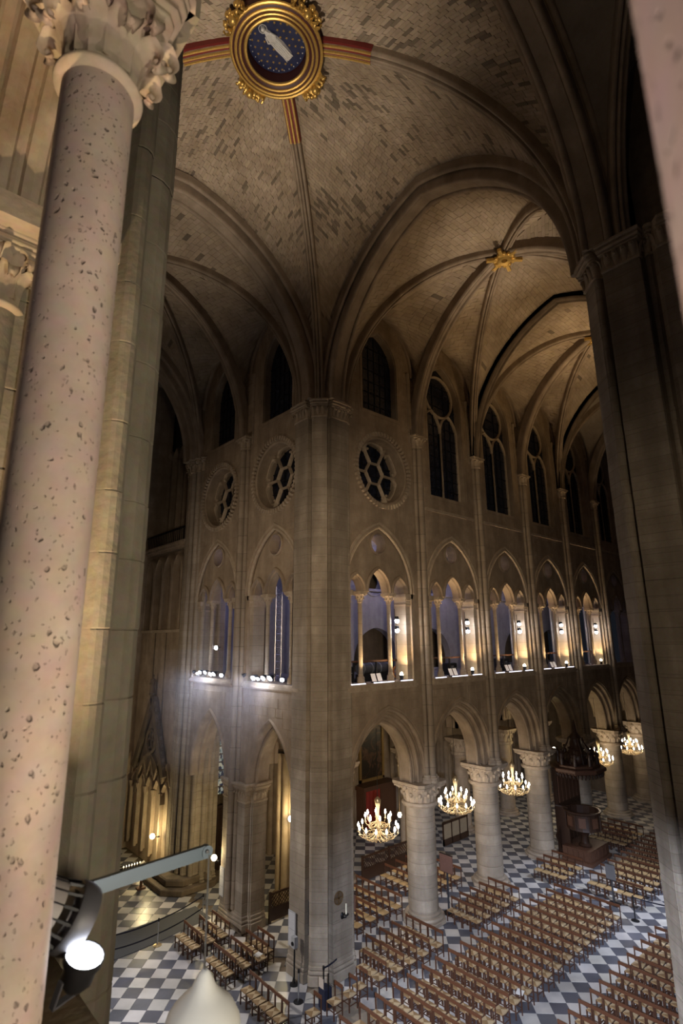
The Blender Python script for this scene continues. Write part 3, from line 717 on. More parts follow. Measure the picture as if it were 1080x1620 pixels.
# ------------------------------------------------------------------ transept end bay: blind arcade, gable, end wall
def PE(u, z, d): return (14.3+d, u, z)
wall_e = structure('wall_end')
b = MB(); slab(b, PE, [(29.6, 0), (36, 0), (36, 12.6), (29.6, 12.6)], [], 0, 1)
slab(b, PE, [(29.6, 12.6), (36, 12.6), (36, 17.6), (29.6, 17.6)], [], .35, 1.2)
b.box(-.2, 15.5, 35.5, 36.5, 0, 12.6); b.box(13.75, 15.5, 35.5, 36.5, 12.6, 31); b.box(-.2, 1.3, 35.5, 36.5, 12.6, 31); b.box(1.3, 13.75, 35.5, 36.5, 18.0, 18.6); b.box(1.3, 13.75, 35.9, 36.5, 28.6, 31); b.build('wall_core', S_WALL, wall_e)
wl = structure('window_41'); MB().box(1.3, 13.75, 36.2, 36.3, 12.6, 28.6).build('pane', GLASS, wl); m = MB()
PL = lambda u, z, d: (u, 36.0+d, z)
sweep(m, PL, ring_path(7.55, 23.6, 4.9, 48), [(-.2, .15), (0, -.1), (.3, -.1), (.3, .15)], closed_path=True)
for i in range(12):
    a = 2*PI*i/12; m.beam((7.55+1.0*math.cos(a), 36.05, 23.6+1.0*math.sin(a)), (7.55+4.8*math.cos(a), 36.05, 23.6+4.8*math.sin(a)), .14, .2)
for i in range(13): m.box(1.4+i*1.02, 1.54+i*1.02, 35.95, 36.15, 12.6, 18.0)
m.build('tracery', S_WALL, wl, 40)
we = structure('wall_east'); MB().box(-.3, .9, 18.9, 35.5, 0, 31).build('wall_core', S_WALL, we)
for k in (23.2, 28.7):
    m = MB()
    for q, r in ((-.24, .12), (0, .17), (.24, .12)): m.lathe([(r, 0), (r, 22)], (.9, k+q, 0), 12)
    m.build('wall_shaft', S_SHAFT, we, 40)
ashlar(wall_e, PE, 29.9, 35.4, 8.9, 12.5, [], S_WALL, .4, .9, 20, lambda q: q[0], seed=3)
m = MB()
for i in range(4):
    c = 30.85+i*1.32; sweep(m, PE, arch(c, .5, 1.0, 16.1, 9, 3.4), [(0, .35), (0, -.02), (.06, -.07), (.13, -.04), (.16, .1), (.16, .35)])
    x, y, _ = PE(c-.66, 0, -.02); m.lathe([(.07, 12.75), (.07, 16.0)], (x, y, 0), 8); m.lathe([(.08, 16), (.13, 16.25), (.13, 16.32)], (x, y, 0), 8)
m.build('blind_arcade', S_WALL, wall_e, 40)
m = MB()
for z0, z1, d in ((17.5, 17.66, -.05), (17.66, 17.82, -.16), (17.82, 17.95, -.25), (12.52, 12.68, -.12)): slab(m, PE, [(29.7, z0), (35.5, z0), (35.5, z1), (29.7, z1)], [], d, 1.2)
m.build('cornice', S_CARVE, wall_e)
m = MB()
for i in range(22): x, y, _ = PE(29.9+i*.26, 0, -.1); m.lathe([(.025, 17.95), (.025, 18.75)], (x, y, 0), 6)
slab(m, PE, [(29.7, 18.72), (35.5, 18.72), (35.5, 18.8), (29.7, 18.8)], [], -.15, -.05); m.build('balustrade', BLACK, wall_e)
def PE2(u, z, d): return (15.3+d, u, z)
w_ = structure('window_40'); m = MB()
for i in range(6):
    c = 30.3+i*.98; sweep(m, PE2, arch(c, .44, .9, 24.2, 8, 6.2), [(-.05, .3), (0, .05), (.06, -.08), (.12, .05), (.12, .3)])
m.build('mullion', S_WALL, w_, 40)
b = MB(); slab(b, PE2, [(29.6, 18), (36, 18), (36, 29), (29.6, 29)], [], .3, .34); b.build('pane', GLASS, w_)
m = MB()   # gable with crockets over the niche row
gb = [(30.45, 4.7), (32.5, 8.75), (34.55, 4.7)]
for k in (0, 1):
    a, c_ = gb[k], gb[k+1]; m.beam(PE(*a, -.22), PE(*c_, -.22), .36, .30, upv=(1, 0, 0))
    for q in range(1, 11):
        f = q/11; u = a[0]+(c_[0]-a[0])*f; z = a[1]+(c_[1]-a[1])*f; m.ball(PE(u+(-.16 if k == 0 else .16), z+.12, -.22), (.12, .10, .13), 6, 4)
sweep(m, PE, ring_path(32.5, 6.35, .62, 20), roll(0, -.2, .09, 0, 360, 8)[:-1], closed_path=True)
for q in range(3):
    a = PI/2+q*2*PI/3; sweep(m, PE, ring_path(32.5+.32*math.cos(a), 6.35+.32*math.sin(a), .26, 12), roll(0, -.15, .06, 0, 360, 6)[:-1], closed_path=True)
slab(m, PE, [(30.7, 4.7), (32.5, 8.3), (34.3, 4.7)], [circ(32.5, 6.35, .6, 18)], -.12, .0)
sweep(m, PE, arch(32.5, 1.7, 2.3, 3.3, 12, 0), [(0, -.02), (.04, -.22), (.16, -.26), (.2, -.02)])
m.build('gable', S_DARK, wall_e, 40)
for i in range(5):
    n_ = MB(); c = 30.3+i*1.05; sweep(n_, PE, arch(c, .42, .75, 3.6, 9, 3.0), [(0, .05), (0, -.12), (.06, -.2), (.12, -.16), (.12, .05)])
    sweep(n_, PE, [(c-.5, 4.3, -.8, .6), (c, 5.3, 0, 1.2), (c+.5, 4.3, .8, .6)], [(0, .0), (0, -.2), (.1, -.2), (.1, 0)])
    x, y, _ = PE(c+.52, 0, -.14); n_.lathe([(.09, .5), (.09, 3.5)], (x, y, 0), 10); n_.lathe([(.1, 3.5), (.16, 3.75), (.16, 3.85)], (x, y, 0), 10); n_.build('niche_arch', S_WALL, wall_e, 40)
m = MB()
for u in (31.72, 33.3): slab(m, PE, [(u-.035, 4.9), (u+.035, 4.9), (u+.035, 12.5), (u-.035, 12.5)], [], -.05, .02)
m.build('groove_moulding', S_DARK, wall_e)
m = MB()   # crowning figure: robed, hands together
x, y, _ = PE(32.62, 0, -.28)
m.lathe([(.16, 8.85), (.2, 8.95), (.15, 9.0)], (x, y, 0), 12)
m.lathe([(.17, 9.0), (.15, 9.25), (.12, 9.5), (.15, 9.72), (.13, 9.8), (.05, 9.86), (.05, 9.9)], (x, y, 0), 12)
m.ball((x, y, 9.99), (.075, .075, .10), 8, 6)
for s in (-1, 1): m.tube([(x, y+s*.15, 9.74), (x-.06, y+s*.17, 9.55), (x-.17, y+s*.03, 9.52)], [.05, .045, .035], 6)
fg = m.build('pinnacle_figure', S_DARK, None, 60); tag(fg, 'small carved robed figure standing on the tip of the dark gable', 'statue')

# ------------------------------------------------------------------ near gallery wall (we look out between its columns)
YC0, YC1, XG = 0.0, 1.66, 0.37
def PG(u, z, d): return (.90-d, u, z)
wall_n = structure('wall_near')
pts = []
for c, S, h in ((-.83, .66, 1.0), (.83, .66, 1.45), (2.5, .66, 1.0)):
    pts += [(u, z) for u, z, _, _ in arch(c, S, h, 14.28, 9)]
poly = [(-3.2, 14.28)]+pts+[(3.35, 14.28), (3.35, 29), (-3.2, 29)]
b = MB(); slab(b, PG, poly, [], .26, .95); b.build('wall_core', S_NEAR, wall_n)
for c, S, h in ((-.83, .66, 1.0), (.83, .66, 1.45), (2.5, .66, 1.0)):
    m = MB()
    p = arch(c, S, h, 14.28, 16)
    for d in (.34, .50, .66, .86): sweep(m, PG, p, roll(.0, d, .062, 0, 360, 8)[:-1])
    for d in (.42, .58, .76): sweep(m, PG, p, roll(.0, d, .026, 0, 360, 6)[:-1])
    m.build('archivolt', S_CARVE, wall_n, 40)
MB().box(-.6, .9, 3.02, 3.75, 14.26, 14.40).build('string_course', S_CARVE, wall_n)
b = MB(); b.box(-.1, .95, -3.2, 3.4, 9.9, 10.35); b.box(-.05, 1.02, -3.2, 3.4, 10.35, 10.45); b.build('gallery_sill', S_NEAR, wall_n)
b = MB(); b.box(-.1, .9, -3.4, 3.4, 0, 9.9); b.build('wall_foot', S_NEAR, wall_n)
# stepped jamb left of the respond
jm = MB()
for x0, x1, y0 in ((-.55, .05, 3.05), (-.1, .22, 3.2), (.5, .75, 3.22)): jm.box(x0, x1, y0, 3.7, 10.4, 20)
for x, y, r in ((.12, 3.18, .07), (-.16, 3.1, .06), (.62, 3.2, .06)): jm.lathe([(r, 10.4), (r, 20)], (x, y, 0), 12)
jm.build('jamb', S_NEAR, wall_n, 40)
def fine_leaf(mb, ang, r0, z0, h, out, wd, seg=12):
    """broad curling leaf with a midrib, lobed edge and rolled tip"""
    ca, sa = math.cos(ang), math.sin(ang); K = [(0, 0), (.03, .2), (.09, .42), (.22, .66), (.46, .86), (.78, .97), (1.0, .90), (1.06, .76), (.94, .68), (.84, .74)]
    P = [Vector((a, 0, b_)) for a, b_ in K]; pts = []
    for i in range(len(P)-1):
        p0, p1, p2, p3 = P[max(i-1, 0)], P[i], P[i+1], P[min(i+2, len(P)-1)]
        for k in range(4):
            t = k/4; pts.append(.5*((2*p1)+(-p0+p2)*t+(2*p0-5*p1+4*p2-p3)*t*t+(-p0+3*p1-3*p2+p3)*t**3))
    pts.append(P[-1]); n = len(pts); NW = 9; vs = []
    for side in (0, 1):
        for i, p in enumerate(pts):
            f = i/(n-1); w_ = wd*(.75+.45*math.sin(PI*min(1, f*1.25)))*(1 if f < .55 else max(.30, 1-(f-.55)*1.5)); w_ *= 1+.10*math.sin(f*34)
            q = pts[min(i+1, n-1)]-pts[max(i-1, 0)]; q.normalize(); nx, nz = q.z, -q.x
            for j in range(NW):
                g = -1+2*j/(NW-1); d = .10*wd*(1-abs(g))*1.6-.30*wd*g*g-(.12*wd if side else 0)*(1-.5*abs(g))+.05*wd*math.cos(g*9)
                rr = r0+out*p.x+nx*d; zz = z0+h*p.z+nz*d; t_ = w_*g; vs.append((ca*rr-sa*t_, sa*rr+ca*t_, zz))
    o = n*NW; fs = []
    for i in range(n-1):
        for j in range(NW-1): fs.append((i*NW+j, i*NW+j+1, (i+1)*NW+j+1, (i+1)*NW+j)); fs.append((o+i*NW+j, o+(i+1)*NW+j, o+(i+1)*NW+j+1, o+i*NW+j+1))
        for j in (0, NW-1): fs.append((i*NW+j, (i+1)*NW+j, o+(i+1)*NW+j, o+i*NW+j))
    for i in (0, n-1):
        for j in range(NW-1): fs.append((i*NW+j, i*NW+j+1, o+i*NW+j+1, o+i*NW+j))
    mb.add(vs, fs)
    x, z = r0+out*.93, z0+h*.76; mb.ball((ca*x, sa*x, z), (wd*.34, wd*.34, wd*.38), 12, 8)
def near_capital():
    mb = MB(); r = .118
    mb.lathe([(r*.98, -.012), (r*1.16, -.004), (r*1.30, .012), (r*1.33, .028), (r*1.26, .046), (r*1.0, .052)], seg=48)
    mb.lathe([(r, .04), (r*1.02, .2), (r*1.12, .34), (r*1.45, .44), (r*1.8, .47)], seg=40)
    for i in range(8): fine_leaf(mb, 2*PI*i/8+.15, r*1.0, .04, .29, .09, .054)
    for i in range(8): fine_leaf(mb, 2*PI*(i+.5)/8+.15, r*1.04, .10, .36, .125 if i % 2 else .10, .052)
    def sq(a): q = a*.16; return [(a, -a+q), (a, a-q), (a-q, a), (-a+q, a), (-a, a-q), (-a, -a+q), (-a+q, -a), (a-q, -a)]
    z = .465
    for a, h_ in ((.200, .035), (.222, .03), (.212, .03), (.236, .055), (.244, .03)): mb.prism(sq(a), z, z+h_, bev=.006); z += h_
    return mb.mesh('capital', S_CARVE, 50)
CAP_N = near_capital()
def mono(label, c, r):
    t = thing('gallery_column', label, 'column', (c[0], c[1], 0))
    b_ = MB(); b_.lathe([(r*1.02, 10.85), (r*1.01, 12), (r, 13.84)], seg=48); b_.build('shaft', S_MONO, t, 40)
    b_ = MB(); base_mb(b_, (0, 0, 10.45), r, .40, 32); b_.build('base', S_CARVE, t, 40)
    link('capital', CAP_N, t, None, (0, 0, 13.84), 0, (.92, .92, .68)); return t
mono('pale pitted stone column with leafy capital, closest on the left', (XG, YC1), .116)
mono('blurred pinkish stone column cut by the upper right edge', (XG+.02, YC0-.035), .116)
rs = thing('gallery_respond', 'engaged column with leafy capital behind the pitted column, brightly uplit', 'column', (XG-.02, 3.36, 0))
b_ = MB(); b_.lathe([(.118, 10.85), (.115, 13.84)], seg=28); b_.build('shaft', S_NEAR, rs, 40); link('capital', CAP_N, rs, None, (0, 0, 13.84), 0, (.95, .95, .72))
b_ = MB(); base_mb(b_, (0, 0, 10.45), .115, .4, 24); b_.build('base', S_CARVE, rs, 40)
LSH = [(s_[0], -s_[2], -s_[1], s_[3], s_[4], -s_[5]) if s_[0] == 'r' else ('c', -s_[1], s_[2], s_[3]) for s_ in CSH]
pier('crossing_pier', 'clustered stone pier of the crossing hidden behind the close shafted pier', 'pier', (-.1, 18.2), LSH, 21.8, S_PIER, .6, seed=13)
# wall on the far side of our own transept arm, right of the dark pier
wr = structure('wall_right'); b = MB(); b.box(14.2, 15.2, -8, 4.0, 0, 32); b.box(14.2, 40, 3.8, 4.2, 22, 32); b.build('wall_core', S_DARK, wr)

# ------------------------------------------------------------------ vaults
def rib_curve(p0, p1, zs, zt, n=28, stilt=0.0):
    """from springer p0=(x,y) to crown p1 in a vertical plane"""
    p0 = Vector((p0[0], p0[1], 0)); p1 = Vector((p1[0], p1[1], 0)); S = (p1-p0).length; h = zt-zs-stilt; d = (p1-p0)/S; pts = []
    if h >= S*.96:
        r = (S*S+h*h)/(2*S); pe = math.acos(max(-1, min(1, (r-S)/r)))
        f = lambda q: (r-r*math.cos(pe*q), r*math.sin(pe*q))
    else: f = lambda q: (S*(1-math.cos(PI/2*q)), h*math.sin(PI/2*q))
    ns = max(1, int(stilt/.7)) if stilt else 0
    for i in range(ns): pts.append(p0+Vector((0, 0, zs+stilt*i/ns)))
    for i in range(n+1-ns):
        a, b_ = f(i/(n-ns)); pts.append(p0+d*a+Vector((0, 0, zs+stilt+b_)))
    return pts
def rib_sweep(mb, pts, prof, mi=0, flat_end=False):
    d = (pts[-1]-pts[0]); B = Vector((d.y, -d.x, 0)).normalized(); vs = []; n = len(prof); m_ = len(pts)
    for i, p in enumerate(pts):
        t = (pts[min(i+1, m_-1)]-pts[max(i-1, 0)]).normalized()
        if i == m_-1 and flat_end: t = Vector((d.x, d.y, 0)).normalized()
        N = t.cross(B)
        for a, q in prof: vs.append(p+B*a+N*q)
    fs = [(i*n+k, i*n+(k+1) % n, (i+1)*n+(k+1) % n, (i+1)*n+k) for i in range(m_-1) for k in range(n)]
    fs += [tuple(range(n)), tuple(range((m_-1)*n, m_*n))[::-1]]
    mb.add(vs, fs, mi)
P_DIAG = [(-.20, -.12), (-.20, .10)]+roll(-.13, .13, .075, 180, 0, 5)+[(-.05, .12)]+roll(0, .19, .055, 180, 0, 4)+[(.05, .12)]+roll(.13, .13, .075, 180, 0, 5)+[(.20, .10), (.20, -.12)]
P_DIAG = [(a, d*1.35) for a, d in P_DIAG]
P_TRAN = [(-.30, -.15), (-.30, .12)]+roll(-.21, .15, .09, 180, 0, 5)+[(-.11, .16), (-.08, .20), (.08, .20), (.11, .16)]+roll(.21, .15, .09, 180, 0, 5)+[(.30, .12), (.30, -.15)]
P_TRAN = [(a, d*1.3) for a, d in P_TRAN]
P_CROSS = [(-.62, -.2), (-.62, .05)]+roll(-.53, .08, .09, 180, 0, 5)+[(-.42, .10), (-.42, .40)]+roll(-.32, .44, .10, 180, 0, 5)+[(-.2, .46), (.2, .46)]+roll(.32, .44, .10, 180, 0, 5)+[(.42, .40), (.42, .10)]+roll(.53, .08, .09, 180, 0, 5)+[(.62, .05), (.62, -.2)]
rndv = random.Random(21)
def web(ceil_, A, B, bricks, store, dark=.05, cl=.33, ch=.125, tv=.09):
    """half severy ruled between two curves, with brick courses laid on its underside"""
    n = min(len(A), len(B))
    def resample(c):
        L = [0]
        for i in range(1, len(c)): L.append(L[-1]+(c[i]-c[i-1]).length)
        return c, L
    (A, LA), (B, LB) = resample(A), resample(B)
    def at(c, L, f):
        s = f*L[-1]; i = 0
        lo, hi = 0, len(L)-1
        while hi-lo > 1:
            md = (lo+hi)//2
            if L[md] <= s: lo = md
            else: hi = md
        q = (s-L[lo])/max(1e-9, L[hi]-L[lo]); return c[lo].lerp(c[hi], q)
    def S(f, g): 
        a = at(A, LA, f); b_ = at(B, LB, f); p = a.lerp(b_, g); p.z += .25*math.sin(PI*g)*min(1, (a-b_).length/4); return p
    NF, NG = 26, 6; mb = store['base']
    vs = [S(i/NF, j/NG)+Vector((0, 0, .03)) for i in range(NF+1) for j in range(NG+1)]
    mb.add(vs, [(i*(NG+1)+j, i*(NG+1)+j+1, (i+1)*(NG+1)+j+1, (i+1)*(NG+1)+j) for i in range(NF) for j in range(NG)])
    if not bricks: return
    NC = int((LA[-1]+LB[-1])/2/ch); cen = Vector((bricks[0], bricks[1], bricks[2]))
    for k in range(int(NC*.10), NC):
        f0, f1 = (k+.02)/NC, (k+.98)/NC; wd = (at(A, LA, (f0+f1)/2)-at(B, LB, (f0+f1)/2)).length
        nb = int(wd/cl)
        if nb < 1: continue
        off = rndv.random()
        for q in range(nb+1):
            g0 = max(0, (q-off)/nb); g1 = min(1, (q+1-off)/nb)
            if (g1-g0)*wd < .08: continue
            g0 += .008/wd; g1 -= .008/wd
            P = [S(f0, g0), S(f0, g1), S(f1, g1), S(f1, g0)]
            nr = (P[1]-P[0]).cross(P[3]-P[0])
            if nr.length < 1e-6: continue
            nr.normalize()
            if nr.dot(cen-P[0]) < 0: nr = -nr
            pr = .012+rndv.random()*.01; r = rndv.random()
            # darker bricks cluster
            cl_ = .5+.5*math.sin(P[0].x*.9+P[0].y*1.3)*math.sin(P[0].z*1.1+P[0].y*.7)
            if r < dark*(.1+2.6*cl_*cl_): t = rndv.uniform(.38, .62)
            else: t = rndv.uniform(1-tv, 1+tv)
            V = [p+Vector((0, 0, .03)) for p in P]+[p+nr*pr for p in P]
            store['bricks'].append((V, (t, t*rndv.uniform(.97, 1.0), t*rndv.uniform(.93, 1.0)), (P[0]-EYE).length))
def finish(ceil_, store, single=0):
    store['base'].build('web', S_VAULT, ceil_)
    bl = store['bricks']
    if not bl: return
    if single: bl.sort(key=lambda q: q[2])
    fs = [(4, 5, 6, 7), (0, 1, 5, 4), (1, 2, 6, 5), (2, 3, 7, 6), (3, 0, 4, 7)]; big = MB(); cols = []
    vis = 0
    for V, t, d in bl:
        if single and vis < single:
            p = sum(V, Vector())/8-EYE; q = (p.dot(rt)/p.dot(fw), p.dot(up)/p.dot(fw)) if p.dot(fw) > 0 else (9, 9)
            if -.33 < q[0] < .42 and .1 < q[1] < .97:
                me = MB().add(V, fs).mesh('brick', S_BRICK); tint_mesh(me, [t]*5); link('brick', me, ceil_); vis += 1; continue
        big.add(V, fs); cols += [t]*5
    me = big.mesh('brickwork', S_BRICK); tint_mesh(me, cols); link('brickwork', me, ceil_, 'stuff')
def store(): return {'base': MB(), 'bricks': []}
AX = 11.3; BZ = 30.95; XM = 7.50
# crossing
ceil_c = structure('ceiling_crossing'); st = store()
K = {'C': (14.35, 17.4), 'R': (14.35, 5.2), 'L': (.75, 17.4), 'D': (.75, 5.2)}; ctr = (XM, AX)
dg = {k: rib_curve(v, ctr, 22.6, BZ) for k, v in K.items()}
sides = [('C', 'R', (14.45, AX)), ('L', 'D', (.65, AX)), ('C', 'L', (XM, 17.5)), ('R', 'D', (XM, 5.1))]
for a, b_, ap in sides:
    for k in (a, b_):
        p = list(K[k])
        q = (ap[0], K[k][1]) if abs(ap[1]-AX) < .01 else (K[k][0], ap[1])
        sd = rib_curve(q, ap, 22.6, 30.25); web(ceil_c, dg[k], sd, (XM, AX, 20), st, .10, .33, .125, .12)
finish(ceil_c, st, 280)
for k, c in dg.items():
    m = MB(); c = [p for p in c if math.hypot(p.x-XM, p.y-AX) > 1.35]; rib_sweep(m, c, P_DIAG); m.build('rib', S_RIB, ceil_c, 40)
    # painted and gilded length next to the keystone
    dv = (Vector((*K[k], 0))-Vector((*ctr, 0))).normalized()
    pp = []
    for i in range(7):
        s = 3.1-1.75*i/6; S = (Vector((*K[k], 0))-Vector((*ctr, 0))).length; q = math.acos(1-(S-s)/S)/(PI/2) if (BZ-22.6) < S*.96 else None
        if q is None:
            h = BZ-22.6; r = (S*S+h*h)/(2*S); z = 22.6+math.sqrt(max(0, r*r-(r-(S-s))**2))
        else: z = 22.6+(BZ-22.6)*math.sin(PI/2*q)-.02
        pp.append(Vector((ctr[0]+dv.x*s, ctr[1]+dv.y*s, z)))
    m = MB(); rib_sweep(m, pp, [(-.225, -.14), (-.225, .15), (-.17, .25), (.17, .25), (.225, .15), (.225, -.14)], 0)
    for a, q, r in ((-.15, .25, .042), (0, .285, .045), (.15, .25, .042)): rib_sweep(m, pp, [(a+r*math.cos(x*PI/3), q+r*math.sin(x*PI/3)) for x in range(6)], 1)
    m.build('painted_rib', [CRIM, GOLD], ceil_c)
kb = structure('trim_1'); kb['label'] = 'gilded round keystone of the crossing vault with a starry painted disc'
m = MB()
ZK = BZ-.50
m.lathe([(1.46, .45), (1.46, .0), (1.36, -.07), (1.22, -.08), (1.10, -.03), (.965, .05), (.95, .5)], (XM, AX, ZK), 56, 0, caps=False)
for r_, z_, t_ in ((1.45, -.02, .055), (1.30, -.085, .048), (1.17, -.075, .04), (1.00, .0, .055)): m.tube([(XM+r_*math.cos(2*PI*i/56), AX+r_*math.sin(2*PI*i/56), ZK+z_) for i in range(56)], t_, 8, 1, closed=True)
m.build('keystone_ring', [plain('dark_crimson_paint', (.055, .012, .010), .5), GOLD], kb, 40)
m = MB(); m.lathe([(.94, .40), (.001, .42)], (XM, AX, ZK), 40, caps=False); m.build('painted_disc', NAVY, kb)
dvw = Vector((XM, AX, 0)).normalized(); dsd = Vector((dvw.y, -dvw.x, 0))   # away from / to the right of the gallery
def kd(a, b_, z): p = Vector((XM, AX, 0))+dsd*a+dvw*b_; return (p.x, p.y, ZK+z)
for i in range(-4, 5):
    for j in range(-4, 5):
        a, b_ = i*.2+.1*(j % 2), j*.2
        if math.hypot(a, b_) > .84: continue
        ds = abs(a*.65-b_*.76); al = abs(a*.76+b_*.65)
        if ds < .2 and al < .75: continue
        s = MB(); P = [kd(a+r*math.sin(q*PI/5), b_+r*math.cos(q*PI/5), .40) for q in range(10) for r in ((.05 if q % 2 == 0 else .022),)]
        s.add(P+[kd(a, b_, .385)], [(q, (q+1) % 10, 10) for q in range(10)]); s.build('star', GOLD, kb)
for i in range(30):
    a = 2*PI*i/30; s = MB(); s.ball(kd(.86*math.cos(a), .86*math.sin(a), .40), .022, 6, 4); s.build('bead', SILV, kb)
# standing robed figure in low relief: head, halo, mantle folds
m = MB(); ex = Vector((-.76, -.65)); ey = Vector((.65, -.76))     # along the body (towards the head), across
def kf(l, t, z): q = ex*l+ey*t; return kd(q.x, q.y, z)
outl = [(-.62, .0), (-.60, -.12), (-.45, -.17), (-.1, -.19), (.2, -.16), (.34, -.13), (.44, -.09), (.52, -.05), (.62, -.08), (.70, 0), (.62, .08), (.52, .05), (.44, .09), (.34, .13), (.2, .16), (-.1, .19), (-.45, .17), (-.60, .12)]
n = len(outl); m.add([kf(l, t, .42) for l, t in outl]+[kf(l*.95, t*.8, .34) for l, t in outl], [tuple(range(n, 2*n))]+[(i, (i+1) % n, n+(i+1) % n, n+i) for i in range(n)])
for t in (-.12, -.06, 0, .06, .12): m.tube([kf(-.58, t*1.1, .34), kf(-.2, t*1.0+.02, .33), (kf(.15, t*.8-.01, .335)), kf(.40, t*.4, .34)], [.018, .022, .018, .010], 5)
for s in (-1, 1): m.tube([kf(.40, s*.10, .34), kf(.22, s*.17, .33), kf(.12, s*.04, .32)], [.03, .03, .025], 6)
m.ball(kf(.60, 0, .35), .075, 10, 6); m.tube([kf(.60+.13*math.cos(q*PI/8), .13*math.sin(q*PI/8), .37) for q in range(16)], .012, 5, closed=True)
m.build('robed_figure', SILV, kb, 50)
for q in range(4):      # gilded leaf and head carvings between the ribs
    a0 = math.atan2((AX, 17.4)[0]-AX, 1)+PI/2*q
    g = MB(); rr = random.Random(q)
    for i in range(26):
        a = a0+rr.uniform(-.30, .30); r = 1.52+rr.uniform(0, .24); x, y = XM+r*math.cos(a), AX+r*math.sin(a)
        g.ball((x, y, ZK+rr.uniform(-.16, .12)), (rr.uniform(.05, .10), rr.uniform(.05, .10), rr.uniform(.05, .12)), 6, 4, 1)
    for i in range(7): leaf(g, (XM+1.45*math.cos(a0-.3+i*.1), AX+1.45*math.sin(a0-.3+i*.1), ZK+.14), a0-.3+i*.1, 0, 0, -.34, .26, .08, 5, True, 1)
    g.ball((XM+1.6*math.cos(a0), AX+1.6*math.sin(a0), ZK-.14), (.14, .14, .17), 10, 6, 1)
    g.build('gilded_carving', [CRIM, GOLD], kb, 50)
# arches around the crossing
m_ = [((14.95, 17.3), (14.95, AX)), ((14.95, 5.3), (14.95, AX)), ((1.0, 17.85), (XM, 17.85)), ((14.3, 17.85), (XM, 17.85)), ((1.0, 4.75), (XM, 4.75)), ((14.3, 4.75), (XM, 4.75)), ((.2, 17.3), (.2, AX)), ((.2, 5.3), (.2, AX))]
for a, b_ in m_:
    m = MB(); rib_sweep(m, rib_curve(a, b_, 22.6, 30.0), P_CROSS, 0, True); m.build('crossing_arch', S_RIB, ceil_c, 40)
def sexpartite(name, along, a0, a1, w0, w1, bz, zs, bricks, wz, single=0, first=0, last=0):
    """double bay between a0 and a1 along 'x' or 'y'; side walls at w0 and w1"""
    ce = structure(name); st = store(); am = (a0+a1)/2; wm = (w0+w1)/2
    T = (lambda p, q: (p, q)) if along == 'x' else (lambda p, q: (q, p))
    cn = (*T(am, wm), 20); boss = T(am, wm)
    for w_ in (w0, w1):
        mid = rib_curve(T(am, w_), boss, zs, bz)
        for a, fst in ((a0, first), (a1, last)):
            D = rib_curve(T(a, w_), boss, zs, bz); R_ = rib_curve(T(a, w_), T(a, wm), zs, bz-.1)
            web(ce, D, R_, cn if bricks else None, st, .008, .5, .22, .07)
            q = (a+am)/2; wa = rib_curve(T(a, w_), T(q, w_), zs, wz, stilt=wz-zs-2.9); wb = rib_curve(T(am, w_), T(q, w_), zs, wz, stilt=wz-zs-2.9)
            # ridge from the wall arch crown to the boss
            rg = [Vector((*T(q+(am-q)*s, w_+(wm-w_)*s), wz+(bz-wz)*math.sin(s*PI/2))) for s in [i/8 for i in range(1, 9)]]
            web(ce, D, wa+rg, cn if bricks else None, st, .008, .5, .22, .07); web(ce, mid, wb+rg, cn if bricks else None, st, .008, .5, .22, .07)
            m = MB(); rib_sweep(m, D, P_DIAG); m.build('rib', S_RIB, ce, 40)
            if (a == a0 and not first) or (a == a1 and not last):
                m = MB(); rib_sweep(m, R_, P_TRAN, 0, True); m.build('transverse_rib', S_RIB, ce, 40)
        m = MB(); rib_sweep(m, mid, P_TRAN); m.build('transverse_rib', S_RIB, ce, 40)
    finish(ce, st, single)
    k = MB(); bx, by = boss; bz = bz-.30; k.lathe([(.36, .3), (.40, -.16), (.30, -.28), (.14, -.24), (.12, .2)], (bx, by, bz), 16)
    for i in range(12):
        a = 2*PI*i/12; k.ball((bx+0.44*math.cos(a), by+0.44*math.sin(a), bz-.18), (.11, .11, .10), 6, 4)
    for i in range(6):
        a = 2*PI*i/6+.26; k.beam((bx+.3*math.cos(a), by+.3*math.sin(a), bz-.16), (bx+.85*math.cos(a), by+.85*math.sin(a), bz-.2), .16, .14)
    k.build('keystone', GOLD, ce, 40); return ce
sexpartite('ceiling_nave', 'x', 15.55, 26.05, 17.2, 5.4, 30.2, 22.35, True, 28.45, 0, first=1)
sexpartite('ceiling_nave.001', 'x', 26.05, 36.55, 17.2, 5.4, 30.2, 22.35, True, 28.45)
sexpartite('ceiling_nave.002', 'x', 36.55, 47.05, 17.2, 5.4, 30.2, 22.35, False, 28.45)
sexpartite('ceiling_transept', 'y', 18.4, 28.6, 14.15, .95, 30.4, 22.5, True, 28.45, 0, first=1)
sexpartite('ceiling_near_transept', 'y', 4.2, -6.4, 14.15, .95, 30.4, 22.5, False, 28.45, 0, first=1)
ce = structure('ceiling_transept_end'); m = MB()
for a, b_ in (((14.1, 28.9), (XM, 28.9)), ((1.0, 28.9), (XM, 28.9))):
    rib_sweep(m, rib_curve(a, b_, 22.5, 30.0), [(x*1.25, y*1.1) for x, y in P_CROSS], 0, True)
m.build('end_arch', S_RIB, ce, 40)
m = MB(); m.box(0, 15.5, 29.2, 36.5, 30.0, 30.4); m.box(47, 47.5, 5, 18, 0, 31); m.build('web', S_VAULT, ce)

